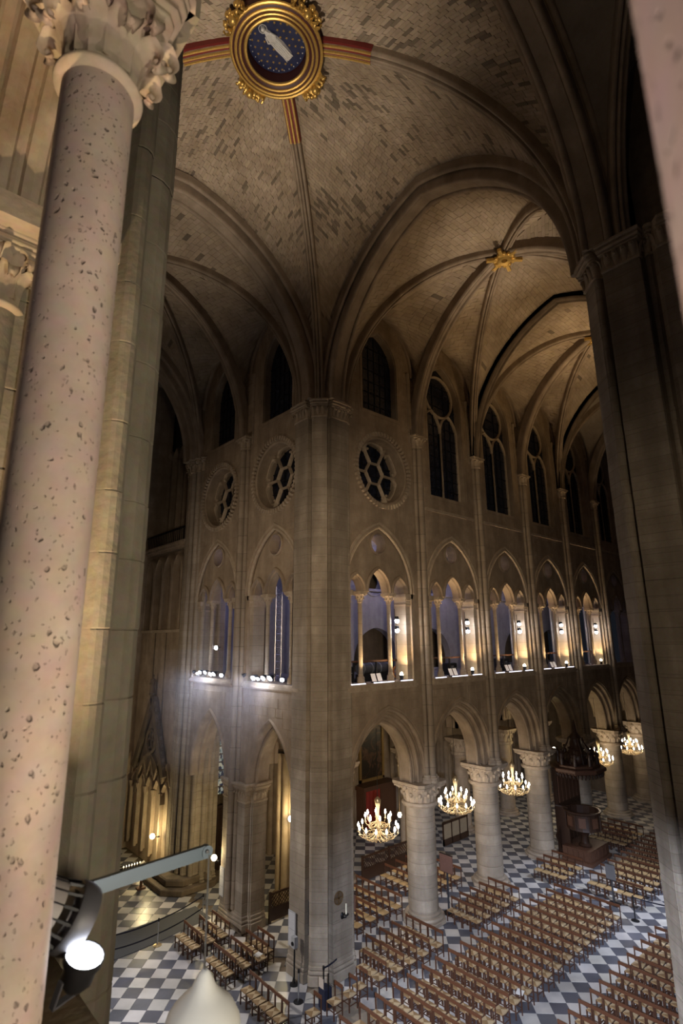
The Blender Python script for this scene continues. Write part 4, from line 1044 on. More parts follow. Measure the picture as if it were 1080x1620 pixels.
# ------------------------------------------------------------------ aisles and galleries behind the arcades
w2 = structure('wall_aisle'); b = MB()
outer = [(14.6, 6.3)]
for k in range(6):
    c = 18.2+5.25*k; outer += [(u, z) for u, z, _, _ in arch(c, 1.95, 2.2, 6.7, 10, .4)]
outer += [(47, 6.3), (47, 9.6), (14.6, 9.6)]
def PA(u, z, d): return (u, 22.8+d, z)
slab(b, PA, outer, [], 0, 1.0); b.build('wall_core', S_WALL, w2)
b = MB()
for q, y, r in ((-.45, .0, .14), (-.3, -.3, .17), (0, -.45, .22), (.3, -.3, .17), (.5, 0, .14), (0, .1, .42)): b.lathe([(r*1.5, 0), (r*1.5, .3), (r, .42), (r, 6.1), (r*1.5, 6.5), (r*1.5, 6.6)], (17.25+q, 23.4+y, 0), 14)
b.build('aisle_pier', S_WALL, w2, 40)
m = MB()
for k in range(6): sweep(m, PA, arch(18.2+5.25*k, 1.95, 2.2, 6.7, 12, .4), [(0, .3), (0, .02), (.08, -.08), (.2, -.06), (.28, .05), (.28, .3)])
m.build('archivolt', S_WALL, w2, 40)
w3 = structure('wall_chapels'); MB().box(14.3, 18.6, 28.9, 29.5, 0, 10).build('wall_core', S_DARK, w3); b = MB(); b.box(18.6, 47, 28.9, 29.5, 0, 10)  # first stretch in darker stone, the chapel's shade put into its colour
for k in range(1, 7):
    x = 20.8-5.25+5.25*k
    for q, r in ((-.8, .16), (-.5, .2), (-.15, .25), (.25, .25), (.6, .2), (.9, .16)): b.lathe([(r, 0), (r, 8.8)], (x+q, 28.75-.25*(1-abs(q)), 0), 12)
    b.lathe([(.3, 6.0), (.45, 6.3), (.45, 6.4)], (x, 28.6, 0), 12)
b.build('wall_core', S_WALL, w3, 40)
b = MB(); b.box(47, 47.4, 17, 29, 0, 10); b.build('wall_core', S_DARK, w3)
ce = structure('ceiling_aisle'); b = MB(); b.box(14.4, 47, 18.4, 29.5, 9.55, 9.75); b.build('web', S_VAULT, ce)
m = MB()
for k in range(6):
    x = 20.8+5.25*k; rib_sweep(m, rib_curve((x, 18.5), (x, 20.7), 6.4, 9.4), P_TRAN); rib_sweep(m, rib_curve((x, 23.0), (x, 20.7), 6.4, 9.4), P_TRAN)
    for s in (-1, 1):
        rib_sweep(m, rib_curve((x, 18.5), (x+s*2.6, 20.7), 6.4, 9.5), P_DIAG); rib_sweep(m, rib_curve((x, 23.0), (x+s*2.6, 20.7), 6.4, 9.5), P_DIAG)
m.build('rib', S_RIB, ce, 40)
fg_ = structure('floor_gallery'); b = MB(); b.box(15.3, 47, 18.4, 23.4, 9.75, 10.02); b.box(15.3, 20.4, 18.4, 29.5, 9.75, 10.02); b.build('slab', S_PLASTER, fg_)
wg = structure('wall_gallery'); b = MB()
def PB(u, z, d): return (u, 23.2+d, z)
hl = [[(c-1.9, 10.2)]+[(u, z) for u, z, _, _ in arch(c, 1.9, 2.0, 10.7, 12)]+[(c+1.9, 10.2)] for c in [23.6+5.25*k for k in range(5)]]
oc = [circ(23.4+5.25*k, 15.6, .85, 22) for k in range(5)]
slab(b, PB, [(20.6, 10), (47, 10), (47, 17.2), (20.6, 17.2)], hl+oc, 0, .5); b.build('wall_core', S_PLASTER, wg)
m = MB()
for k in range(5): sweep(m, PB, ring_path(23.4+5.25*k, 15.6, .88, 24), [(0, .1), (.05, -.08), (.15, -.08), (.2, .1)], closed_path=True)
slab(m, PB, [(20.6, 14.85), (47, 14.85), (47, 15.0), (20.6, 15.0)], [], -.15, .1); m.build('cornice', S_PLASTER, wg, 40)
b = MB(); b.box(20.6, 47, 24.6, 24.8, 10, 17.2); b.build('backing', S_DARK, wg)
b = MB(); b.box(15.3, 47, 18.3, 23.4, 16.9, 17.2); b.box(15.3, 20.6, 23.4, 29.5, 16.9, 17.2); b.box(15.3, 20.5, 29.2, 29.5, 10, 17); b.box(20.4, 20.6, 23.2, 29.3, 10, 17); b.build('gallery_ceiling', S_PLASTER, wg)
for k, u in enumerate(CX[:5]):
    b = MB()
    for q, r in ((-.3, .12), (0, .2), (.3, .12)): b.lathe([(r, 10), (r, 14.2), (r*1.5, 14.6), (r*1.5, 14.7)], (u+q, 18.5+abs(q)*.3, 0), 10)
    rib_sweep(b, rib_curve((u, 18.4), (u, 20.8), 14.7, 16.8), P_TRAN); b.build('gallery_shaft', S_PLASTER, wg, 40)
for k in range(5): point('gallery_worklight', (BAY[k]+.6, 21.3, 15.9), 55 if k < 3 else 34, BLUE, .3)
point('gallery_worklight', (17.0, 21.5, 15.0), 45, BLUE, .3); point('gallery_worklight', (17.0, 26.2, 15.0), 45, BLUE, .3)

# ------------------------------------------------------------------ nave columns
CAP_B = capital_mesh('capital', .66, 1.05, .92, 2, 12, 32, .98, lseg=6, abz=.26)
ords = ['first', 'second', 'third', 'fourth', 'fifth', 'sixth', 'seventh', 'eighth', 'ninth', 'tenth', 'eleventh', 'twelfth', 'thirteenth', 'fourteenth', 'fifteenth', 'sixteenth', 'seventeenth', 'eighteenth', 'nineteenth', 'twentieth']
def big_column(x, y, label, drums=True, mat=S_COL, r=.66):
    t = thing('nave_column', label, 'column', (x, y, 0), 0, 'round columns of the arcade'); rnd = random.Random(int(x*7))
    b_ = MB(); b_.prism([(math.cos(PI/8+k*PI/4)*1.0*r/.66, math.sin(PI/8+k*PI/4)*1.0*r/.66) for k in range(8)], 0, .16, bev=.02)
    b_.lathe([(r*1.3, .16), (r*1.34, .22), (r*1.28, .29), (r*1.1, .31), (r*1.14, .38), (r*1.02, .43)], seg=32); b_.build('base', mat, t, 40)
    z = .43
    while z < 4.60-.05:
        h_ = min(rnd.uniform(.42, .58), 4.62-z)
        if 4.62-z-h_ < .2: h_ = 4.62-z
        rr = r*(1.0-.012*(z/4.6))*rnd.uniform(.996, 1.004); d_ = MB(); d_.lathe([(rr-.012, z), (rr, z+.014), (rr, z+h_-.014), (rr-.012, z+h_)], seg=36); d_.build('drum', mat, t, 40); z += h_
    link('capital', CAP_B, t, None, (0, 0, 4.62), 0, (r/.66, r/.66, 1.0)); return t
for k in range(6):
    big_column(CX[k], 17.9, ['stout round column nearest the clustered pier, first of the nave arcade', 'second round column of the nave arcade, a round stain on its side', 'third round column of the nave arcade, just before the dark pulpit', 'fourth round arcade column, half hidden behind the dark pulpit', 'fifth round arcade column, standing just beyond the pulpit', 'sixth round arcade column, almost hidden by the dark right pier'][k])
for k in range(5): big_column(CX[k]+0, 23.3, 'dim %s round column of the aisle row seen through the arcade' % ords[k], mat=S_WALL, r=.52)

# ------------------------------------------------------------------ chandeliers
def chandelier_proto(x, y, z, label):
    t = thing('chandelier', label, 'chandelier', (x, y, z), 0, 'lit candle chandeliers in the arcade arches')
    m = MB(); m.lathe([(.01, -.52), (.06, -.46), (.10, -.36), (.05, -.28), (.07, -.1), (.12, .0), (.07, .12), (.05, .25), (.09, .38), (.05, .46), (.055, .62), (.12, .90), (.14, 1.02), (.09, 1.10), (.03, 1.16)], seg=14); m.build('stem', BRASS, t, 50)
    m = MB(); m.tube([(0, 0, 1.14), (0, 0, 3.9)], .012, 6); m.build('hanging_cord', BLACK, t)
    for R_, z_ in ((.80, -.30), (.50, .08)):
        m = MB(); m.tube([(R_*.72*math.cos(2*PI*i/28), R_*.72*math.sin(2*PI*i/28), z_+.0) for i in range(28)], .016, 5, closed=True)
        for i in range(24):
            a = 2*PI*i/24; m.tube([(R_*.72*math.cos(a), R_*.72*math.sin(a), z_), (R_*.80*math.cos(a+.06), R_*.80*math.sin(a+.06), z_-.07), (R_*.74*math.cos(a+.13), R_*.74*math.sin(a+.13), z_-.12), (R_*.66*math.cos(a+.08), R_*.66*math.sin(a+.08), z_-.08)], .010, 4)
        m.build('ring', BRASS, t, 50)
    m = MB()
    for i in range(12):
        a = 2*PI*i/12; m.tube([(.06*math.cos(a), .06*math.sin(a), -.48), (.34*math.cos(a), .34*math.sin(a), -.50), (.60*math.cos(a), .60*math.sin(a), -.40), (.66*math.cos(a), .66*math.sin(a), -.28)], .012, 5)
    m.build('basket', BRASS, t, 50)
    arm_l = None
    def arm_mesh(R_, z_):
        m = MB(); m.tube([(.06, 0, z_+.14), (.25*R_, 0, z_+.02), (.55*R_, 0, z_-.08), (.85*R_, 0, z_-.04), (R_, 0, z_+.06)], [.022, .018, .016, .016, .014], 6); m.lathe([(.015, z_+.06), (.055, z_+.09), (.05, z_+.11), (.02, z_+.11)], (R_, 0, 0), 8); return m.mesh('arm', BRASS, 50)
    def cnd(R_, z_): m = MB(); m.lathe([(.022, z_+.11), (.022, z_+.26)], (R_, 0, 0), 8); return m.mesh('candle', CANDLE, 50)
    def blb(R_, z_): m = MB(); m.lathe([(.012, z_+.25), (.040, z_+.30), (.042, z_+.34), (.026, z_+.40), (.004, z_+.45)], (R_, 0, 0), 10); return m.mesh('bulb', BULB, 60)
    for R_, z_, n in ((.84, -.30, 12), (.54, .12, 8)):
        A, C_, B_ = arm_mesh(R_, z_), cnd(R_, z_), blb(R_, z_)
        for i in range(n):
            o = link('arm', A, t, None, (0, 0, 0), 2*PI*i/n+.15); link('candle', C_, o); link('bulb', B_, o)
    return t
def chandelier_light(x, y, z, p=42): point('chandelier_glow', (x, y, z+.15), p, (1.0, .70, .40), .55)
chl = ['brass candle chandelier beside the tall clustered pier, nearest of the lit row', 'second lit brass chandelier, between the first and second round columns', 'third lit brass chandelier, between the second and third round columns', 'lit brass chandelier partly hidden behind the pulpit canopy statues', 'smallest lit brass chandelier, far end of the row beside the dark pier']
cx_ = [(17.86, 17.72, 4.33), (23.3, 17.72, 4.28), (28.45, 17.72, 4.2), (39.4, 17.72, 4.05), (44.6, 17.72, 4.08)]
ch0 = chandelier_proto(*cx_[0], chl[0])
for i, p in enumerate(cx_):
    if i:
        c = copy_tree(ch0); c.location = p; c['label'] = chl[i]
    chandelier_light(*p)

# ------------------------------------------------------------------ chairs
m = MB(); m.add([(-.19, -.188, .405), (-.19, .188, .405), (.17, .165, .405), (.17, -.165, .405), (-.19, -.188, .445), (-.19, .188, .445), (.17, .165, .445), (.17, -.165, .445), (-.01, 0, .457)],
    [(0, 1, 2, 3), (0, 4, 5, 1), (1, 5, 6, 2), (2, 6, 7, 3), (3, 7, 4, 0), (4, 8, 5), (5, 8, 6), (6, 8, 7), (7, 8, 4)]); M_SEAT = m.mesh('seat', RUSH)
m = MB(); m.box(.170, .205, -.212, .212, .775, .875); M_RAIL = m.mesh('top_rail', WOODC)
m = MB(); m.box(.178, .198, -.19, .19, .56, .60); M_SLAT = m.mesh('back_slat', WOODC)
m = MB(); m.beam((.19, 0, 0), (.188, 0, .80), .032, .036); M_POST = m.mesh('rear_post', WOODL)
m = MB(); m.beam((-.175, 0, 0), (-.175, 0, .43), .036, .036); M_LEG = m.mesh('leg', WOODL)
m = MB(); m.box(-.17, .18, -.185, -.167, .16, .185); m.box(-.17, .18, .167, .185, .16, .185); m.box(-.185, -.168, -.18, .18, .22, .245); m.box(.18, .196, -.18, .18, .2, .225); m.box(-.18, .18, -.175, -.16, .37, .405); m.box(-.18, .18, .16, .175, .37, .405); M_STR = m.mesh('stretcher', WOODL)
PARTS = [('seat', M_SEAT, 0), ('top_rail', M_RAIL, 0), ('stretcher', M_STR, 0), ('rear_post', M_POST, -.19), ('rear_post', M_POST, .19), ('leg', M_LEG, -.185), ('leg', M_LEG, .185)]
chairs = []
def rows(block, xs, y0, n, pitch=.425, left='its left end', ymin=None):
    for r, x in enumerate(xs):
        for k in range(n):
            y = y0-pitch*(k+.5)
            if ymin and y < ymin(x): continue
            chairs.append((x-.19, y, block, r, k, n, pitch))
rows('central block', [12.91, 13.74, 14.46, 15.28, 16.03, 16.8, 17.54, 18.3, 19.04, 19.68, 20.43, 21.15, 22.0, 22.76, 23.46, 24.1, 24.83, 25.55, 26.3], 14.64, 7)
rows('block beside the right pier', [15.4, 16.15, 16.88, 17.6, 18.27, 18.97, 19.75, 20.46, 21.28, 22.05, 22.81, 23.43, 24.11, 24.83, 25.58], 10.06, 9, ymin=lambda x: .362*x)
rows('block before the first column', [16.77, 17.5, 18.23, 19.08], 17.42, 5, .39)
for x, y0, n in ((15.95, 16.75, 3), (15.12, 16.05, 1), (14.55, 15.98, 1), (13.93, 16.02, 1), (13.07, 16.08, 1)): rows('short side rows by the clustered pier %g' % x, [x], y0, n, .40)
rows('block between first and second columns', [21.75, 22.4, 23.15, 23.9, 24.65], 17.1, 4, .41)
rows('rows before the third column', [28.5, 29.2, 30.1], 16.7, 4, .42)
rows('dim aisle block by the lattice screen', [17.0, 17.8, 18.6, 19.4, 20.2], 21.6, 7)
rows('dim aisle block beyond the first column', [22.2, 23.0, 23.8, 24.6], 21.6, 7)
rows('rows beside the pulpit', [35.3, 36.0, 36.8, 37.7], 16.9, 5)
rows('far block beyond the grey notice board', [28.95, 30.2, 31.05, 31.9, 32.72, 33.42, 34.1, 34.8, 35.5, 36.2, 36.9, 37.6, 38.3, 39.0, 39.7, 40.4], 14.14, 6, .41, ymin=lambda x: .368*x)
rows('transept group nearest the belts', [12.03, 12.7, 13.3], 23.24, 4, .37)
rows('transept group by the notices', [12.12, 12.83, 13.53], 20.92, 4, .39)
rows('transept group by the notices', [14.0], 20.8, 3, .39)
rows('single transept row before the clustered pier', [12.13], 18.46, 6, .385)
chairs.sort(key=lambda c: math.hypot(c[0], c[1]))
far = [c for c in chairs if c[2].startswith('far') or c[2].startswith('dim') or c[2].startswith('rows beside')]
nearc = [c for c in chairs if c not in far]
split = nearc[:300]; rest = nearc[300:]+far
used_rows = {}
for i, (x, y, bl, r, k, n, pt_) in enumerate(split):
    if bl.startswith('short'): lab = 'rush seated chair, %s from the pier, %s' % (ords[k], {'15.95': 'short row of three by the signboard', '15.12': 'alone just behind the pier foot', '14.55': 'alone beside the pier foot', '13.93': 'alone at the pier corner', '13.07': 'alone nearest the pier belt barrier'}[bl.split()[-1]]); g = 'side row chairs'
    elif bl.startswith('single'): lab = 'rush seated chair, %s from left in the single transept row' % ords[k]; g = 'transept chairs'
    else:
        rw_ = 'last' if bl.startswith('transept') and x > 13.6 else ords[r]
        lab = 'rush seated chair, %s from left in %s row of %s' % (ords[k], rw_, bl); g = 'chairs of '+bl
    o = thing('rush_chair', lab, 'chair', (x+random.uniform(-.015, .015), y, 0), random.uniform(-.02, .02), g); o.scale = (1, pt_/.427, 1)
    for nm, me, dy in PARTS: link(nm, me, o, None, (0, dy, 0))
bm = MB()
for x, y, *_ in rest:
    for me_m, dy in ((0, 0),):
        def T(p, d=0): return (p[0]+x, p[1]+y+d, p[2])
        for nm, me, d in PARTS:
            o = [v.co for v in me.vertices]; bm.add([T(v, d) for v in o], [tuple(f.vertices) for f in me.polygons], {'seat': 0, 'top_rail': 1}.get(nm, 2))
fc = bm.build('distant_chairs', [plain('far_rush', (.46, .31, .145), .7), WOODC, WOODL], None, kind='stuff'); fc['label'] = 'distant and dim rows of rush seated chairs in aisles and far nave'; fc['category'] = 'chairs'
# white leaflets left lying on seats
def sheet(x, y, z, label, s=.15, rz=.3):
    m = MB(); m.box(-s, s, -s*.75, s*.75, 0, .006); m.add([(-s, 0, .006), (s, 0, .006), (s, s*.75, .03), (-s, s*.75, .03)], [(0, 1, 2, 3)]); o = m.build('leaflet', PAPER); o.location = (x, y, z); o.rotation_euler = (0, 0, rz); tag(o, label, 'leaflet', 'leaflets left on chairs')
sheet(13.34, 19.75, .45, 'white leaflet lying on a transept chair seat'); sheet(18.58, 11.9, .45, 'white leaflet on an aisle end seat of the central block'); sheet(28.72, 12.9, .45, 'white leaflet on a front seat near the grey notice board')

# ------------------------------------------------------------------ pulpit
pu = thing('pulpit', 'dark carved oak pulpit with canopy and statues between third and fourth columns', 'pulpit', (33.0, 16.4, 0))
def pbox(nm, x0, x1, y0, y1, z0, z1, mat=DWOOD, par=pu): return MB().box(x0-33.0, x1-33.0, y0-16.4, y1-16.4, z0, z1).build(nm, mat, par)
pbox('base_block', 31.5, 34.0, 15.2, 16.9, 0, .16, MWOOD); pbox('base_block', 31.6, 33.9, 15.3, 16.85, .16, .72, MWOOD)
for i in range(5): pbox('panel', 31.57, 31.6, 15.36+i*.3, 15.60+i*.3, .22, .66, MWOOD); pbox('panel', 31.7+i*.44, 32.05+i*.44, 15.27, 15.3, .22, .66, MWOOD)
m = MB(); m.lathe([(.32, .72), (.36, .8), (.22, .9), (.18, 1.2), (.3, 1.45), (.55, 1.58), (.8, 1.62)], (-.6, -.5, 0), 16); m.build('stem', DWOOD, pu, 40)
tb = MB(); tb.lathe([(.80, 1.6), (.92, 1.66), (.90, 1.72), (.90, 2.44), (.98, 2.5), (1.0, 2.58), (.9, 2.6), (.86, 2.58), (.86, 1.75), (.01, 1.75)], (-.6, -.5, 0), 16); tub = tb.build('tub', DWOOD, pu, 20)
for i in range(8):
    a = 2*PI*i/8+PI/8; q = MB(); q.beam((-.6+.91*math.cos(a-.2), -.5+.91*math.sin(a-.2), 2.08), (-.6+.91*math.cos(a+.2), -.5+.91*math.sin(a+.2), 2.08), .05, .5); q.build('panel', MWOOD, tub)
    q = MB(); q.lathe([(.04, 1.7), (.05, 1.8), (.03, 2.1), (.05, 2.4), (.05, 2.46)], (-.6+.95*math.cos(a+PI/8), -.5+.95*math.sin(a+PI/8), 0), 8); q.build('colonette', DWOOD, tub, 40)
pbox('back_panel', 32.15, 34.9, 17.15, 17.4, 0, 4.55); pbox('side_panel', 32.1, 32.3, 16.6, 17.3, 0, 2.6)
for i in range(6): pbox('panel', 32.25+i*.44, 32.6+i*.44, 17.1, 17.15, 2.7, 4.4, MWOOD); pbox('panel', 32.25+i*.44, 32.6+i*.44, 17.1, 17.15, .4, 2.4, DWOOD)
m = MB(); m.beam((-1.2, .75, .75), (.6, .75, 1.9), .08, .9); m.beam((-.75, .3, 2.55), (-1.0, .9, 2.6), .07, .07); m.build('stair_rail', DWOOD, pu)
cn = MB(); o8 = lambda r: [(.45+r*math.cos(PI/8+k*PI/4)*1.15, .0+r*math.sin(PI/8+k*PI/4)) for k in range(8)]
cn.prism(o8(1.35), 4.35, 4.45, bev=.02); cn.prism(o8(1.5), 4.45, 4.66, bev=.04); cn.prism(o8(1.2), 4.66, 4.8, bev=.03); can = cn.build('canopy', MWOOD, pu)
q = MB()
for k in range(40):
    a = 2*PI*k/40; q.ball((.45+1.5*math.cos(a), 1.3*math.sin(a), 4.28), (.07, .07, .14), 6, 4)
q.build('fringe', DWOOD, can, 50)
for k in range(8):
    a = PI/8+k*PI/4; x, y = .45+1.2*math.cos(a), 1.05*math.sin(a); q = MB()
    q.lathe([(.14, 4.8), (.13, 5.0), (.10, 5.2), (.13, 5.38), (.06, 5.46), (.04, 5.48)], (x, y, 0), 10); q.ball((x, y, 5.56), (.07, .07, .09), 8, 5)
    for s in (-1, 1): q.tube([(x, y+s*.12, 5.38), (x-.08, y+s*.15, 5.24), (x-.14, y+s*.05, 5.2)], [.04, .035, .025], 5)
    q.build('statuette', DWOOD, can, 60)
q = MB(); q.prism([(.45+.7*math.cos(PI/8+k*PI/4), .7*math.sin(PI/8+k*PI/4)) for k in range(8)], 4.8, 5.3, bev=.03); q.lathe([(.6, 5.3), (.42, 5.5), (.48, 5.6), (.34, 5.7), (.3, 6.1), (.36, 6.2), (.14, 6.5), (.05, 7.1), (.02, 7.2)], (.45, 0, 0), 12)
for k in range(8): q.tube([(.45+.9*math.cos(k*PI/4), .9*math.sin(k*PI/4), 4.85), (.45+.85*math.cos(k*PI/4), .85*math.sin(k*PI/4), 5.4), (.45+.5*math.cos(k*PI/4), .5*math.sin(k*PI/4), 5.9), (.45+.4*math.cos(k*PI/4), .4*math.sin(k*PI/4), 6.2)], .04, 5)
q.build('crown', DWOOD, can, 50)

# ------------------------------------------------------------------ chapel furnishings seen through the arcade
pt = thing('painting', 'large dark oil painting in a gilt frame in the first side chapel', 'painting', (28.4, 28.72, 4.42))
MB().box(-1.05, 1.05, -.03, .02, -1.7, 1.7).build('canvas', PAINT, pt)
m = MB()
for x0, x1, z0, z1 in ((-1.2, -1.02, -1.85, 1.85), (1.02, 1.2, -1.85, 1.85), (-1.2, 1.2, -1.85, -1.67), (-1.2, 1.2, 1.67, 1.85)): m.box(x0, x1, -.10, .05, z0, z1)
m.build('frame', plain('old_gilt', (.34, .22, .08), .45, .4, var=.3), pt)
cf = thing('confessional', 'wooden confessional with long red curtains under the dark painting', 'confessional', (28.2, 28.2, 0))
for x0, x1, nm in ((-1.5, -1.35, 'side_panel'), (.05, .2, 'side_panel'), (1.4, 1.55, 'side_panel')): MB().box(x0, x1, -.5, .45, 0, 2.3).build(nm, MWOOD, cf)
MB().box(-1.6, 1.65, -.6, .45, 2.3, 2.55).build('cornice', MWOOD, cf); MB().box(-1.5, 1.5, .35, .45, 0, 2.3).build('back_panel', MWOOD, cf); MB().box(.2, 1.4, -.45, -.38, 0, 2.25).build('door', MWOOD, cf)
m = MB(); n = 40; vs = [(-1.35+1.4*i/n, -.42+.05*math.sin(i*1.9)+.02*math.sin(i*.7), z) for z in (.05, 2.28) for i in range(n+1)]; m.add(vs, [(i, i+1, n+2+i, n+1+i) for i in range(n)]); m.build('curtain', REDC, cf, 60)
def lattice_fence(x0, x1, y, h, label):
    t = thing('lattice_screen', label, 'screen', (x0, y, 0)); L = x1-x0; n = max(1, round(L/1.9))
    for i in range(n+1): MB().box(L*i/n-.05, L*i/n+.05, -.05, .05, 0, h+.05).build('post', DWOOD, t)
    for i in range(n):
        a, b_ = L*i/n+.05, L*(i+1)/n-.05; MB().box(a, b_, -.025, .025, .06, h*.45).build('panel', DWOOD, t)
        MB().box(a, b_, -.035, .035, h-.07, h).build('rail', DWOOD, t); MB().box(a, b_, -.035, .035, h*.45, h*.5).build('rail', DWOOD, t)
        z0, z1 = h*.5, h-.07; dz = z1-z0; k = int((b_-a)/(.17))
        for q in range(-3, k+1):
            for s in (0, 1):
                xa, xb = a+q*.17, a+q*.17+dz; za, zb = (z0, z1) if s == 0 else (z1, z0)
                if xa < a: f = (a-xa)/(xb-xa); xa, za = a, za+(zb-za)*f
                if xb > b_: f = (xb-b_)/(xb-xa) if xb > xa else 0; xb, zb = b_, zb-(zb-za)*f
                if xb-xa > .03: MB().beam((xa, 0, za), (xb, 0, zb), .02, .028, upv=(0, 1, 0)).build('lath', DWOOD, t)
lattice_fence(21.35, 25.3, 22.35, 1.15, 'low dark wooden lattice screen below the nearest chandelier')
lattice_fence(15.55, 17.35, 22.2, 1.15, 'low dark lattice screen seen between the notice pier and the clustered pier')
cb = thing('glazed_screen', 'dark framed screen with pale panels behind the first column', 'screen', (28.3, 22.6, 0))
for i in range(3): MB().box(i*.8+.03, i*.8+.74, -.02, .02, .35, 1.15).build('panel', plain('pale_board', (.32, .26, .18), .6), cb) if i == 0 else link('panel', cb.children[0].data, cb, None, (i*.8, 0, 0))
m = MB(); m.box(-.03, 2.45, -.04, .04, 1.15, 1.25); m.box(-.03, 2.45, -.04, .04, 0, .35)
for i in range(4): m.box(i*.8-.03, i*.8+.03, -.04, .04, 0, 1.2)
m.build('frame', DWOOD, cb)
sg = structure('window_50'); m = MB(); g = []
for k in range(8):
    z = 3.75+k*.42; p = MB(); p.box(16.25, 16.85, 28.80, 28.84, z, z+.36); p.build('pane', STAIN, sg)
m.box(16.15, 16.25, 28.76, 28.9, 3.2, 7.6); m.box(16.85, 16.95, 28.76, 28.9, 3.2, 7.6)
for k in range(9): m.box(16.2, 16.9, 28.78, 28.86, 3.68+k*.42, 3.74+k*.42)
m.build('window_frame', S_DARK, sg)
dr = structure('door_1'); MB().box(15.9, 17.3, 28.7, 28.8, 0, 3.2).build('leaf', DWOOD, dr); m = MB()
for k in range(3):
    for q in range(2): m.box(16.0+q*.66, 16.54+q*.66, 28.66, 28.7, .2+k*1.0, 1.05+k*1.0)
m.build('panel', DWOOD, dr)
# wall lamps with bare bright bulbs
def wall_lamp(x, y, z, label, power, dx=-.0, dy=-.25, col=(1.0, .80, .40)):
    t = thing('wall_lamp', label, 'lamp', (x, y, z), 0, 'bright wall lamps')
    m = MB(); m.tube([(0, 0, 0), (dx*.6, dy*.6, .02), (dx, dy, -.04)], .018, 6); m.lathe([(.07, -.02), (.07, .02)], (0, 0, 0), 10); m.build('bracket', BLACK, t, 50)
    m = MB(); m.ball((dx, dy, .06), .13, 10, 7); m.build('bulb', LENSB, t, 60)
    m = MB(); m.lathe([(.03, -.06), (.06, -.05), (.06, -.02)], (dx, dy, 0), 10); m.build('socket', BRASS, t, 50)
    point('wall_lamp_glow', (x+dx*1.6, y+dy*1.6, z+.1), power, col, .12)
wall_lamp(13.95, 30.35, 1.85, 'bright yellow wall lamp on the transept end pier above the grey arm', 170, -.30, .1)
wall_lamp(13.95, 24.0, 2.35, 'bright lamp on the pier with the posted notices', 120, -.05, .32)
wall_lamp(16.95, 22.75, 3.75, 'yellow wall lamp on an aisle pier seen through the transept arch', 150, -.1, -.25)
wall_lamp(38.0, 20.2, 4.45, 'small bright lamp by the lit column above the pulpit', 150, -.25, -.1)
pl = thing('pendant_lamp', 'single bare bulb hanging on a thin rod beside the nearest chandelier', 'lamp', (22.77, 21.0, 3.13))
m = MB(); m.tube([(0, 0, .1), (0, 0, 6.4)], .012, 6); m.build('rod', BRASS, pl); m = MB(); m.ball((0, 0, 0), (.10, .10, .14), 10, 7); m.build('bulb', LENSB, pl, 60); m = MB(); m.lathe([(.02, .16), (.05, .13), (.05, .10)], seg=8); m.build('socket', BRASS, pl)
point('pendant_glow', (22.77, 20.8, 3.0), 70, WARM, .15)

# ------------------------------------------------------------------ gallery equipment
def aim_mat(loc, aim):
    q = (Vector(aim)-Vector(loc)).to_track_quat('-Z', 'Y'); return q
def flood(loc, aim, s, label, power=0, lens=LENSW, color=COOL, group=None, cone=70, foot=True):
    """lamp can with cooling ring, yoke and bright lens looking along local -Z"""
    t = thing('floodlight', label, 'floodlight', loc, 0, group); t.rotation_mode = 'QUATERNION'; t.rotation_quaternion = aim_mat(loc, aim)
    m = MB(); m.lathe([(.02, .9*s), (.55*s, .85*s), (.8*s, .5*s), (.85*s, -.3*s), (1.0*s, -.42*s), (1.0*s, -.75*s), (.92*s, -.75*s), (.90*s, -.5*s)], seg=18); m.build('housing', BLACK, t, 40)
    m = MB(); m.lathe([(.90*s, -.62*s), (.5*s, -.66*s), (.001, -.68*s)], seg=18); m.build('lens', lens, t, 60)
    m = MB(); m.beam((-1.12*s, 0, 0), (-1.12*s, 0, 1.3*s), .12*s, .3*s, upv=(0, 1, 0)); m.beam((1.12*s, 0, 0), (1.12*s, 0, 1.3*s), .12*s, .3*s, upv=(0, 1, 0)); m.beam((-1.15*s, 0, 1.3*s), (1.15*s, 0, 1.3*s), .12*s, .3*s, upv=(0, 1, 0)); m.build('yoke', DGREY, t)
    if power:
        d = Vector(aim)-Vector(loc); d.normalize(); p = Vector(loc)+d*(s*.9); spot('flood_beam', p, aim, power, color, cone, .7, s*.8)
g1 = 'floodlights on the transept gallery sill'
pos = ['leftmost', 'second', 'third', 'fourth', 'fifth', 'sixth']
aimf = (7.0, 14.5, 0.0)
t2 = [(27.45, 10.36, .09), (27.05, 10.3, .07), (26.75, 10.38, .10), (26.2, 10.40, .10), (25.6, 10.34, .12), (25.25, 10.36, .12), (24.55, 10.32, .10)]
for i, (y, z, s) in enumerate(t2):
    aim = (4, 20+i*.6, 4) if i not in (0, 6) else (9, y+(4 if i == 0 else -5), 7)
    flood((14.02, y, z+.06), aim, s, 'bright floodlight on the farther transept gallery sill, %s in its row' % ['first from the left', 'second from the left', 'third', 'middle one', 'fifth', 'second from the right', 'rightmost'][i], 900 if i in (3, 5) else 0, group=g1, cone=95)
t1 = [(22.5, 10.38, .10), (21.65, 10.33, .12), (21.28, 10.3, .09), (20.85, 10.36, .12), (20.3, 10.38, .14), (19.45, 10.34, .10)]
for i, (y, z, s) in enumerate(t1):
    aim = (4, 16+i*.5, 4) if i not in (0, 5) else (9, y+(3 if i == 0 else -5), 7)
    flood((14.02, y, z+.06), aim, s, 'bright floodlight on the nearer transept gallery sill, %s in its row' % ['first from the left', 'second from the left', 'third', 'fourth', 'fifth and brightest', 'rightmost'][i], 1000 if i in (1, 4) else 0, group=g1, cone=95)
flood((15.0, 26.9, 11.65), (6, 22, 10.5), .12, 'single round light hanging higher inside the farther transept gallery opening')
flood((15.0, 22.9, 11.5), (6, 20, 10.5), .10, 'single round light hanging higher inside the nearer transept gallery opening')
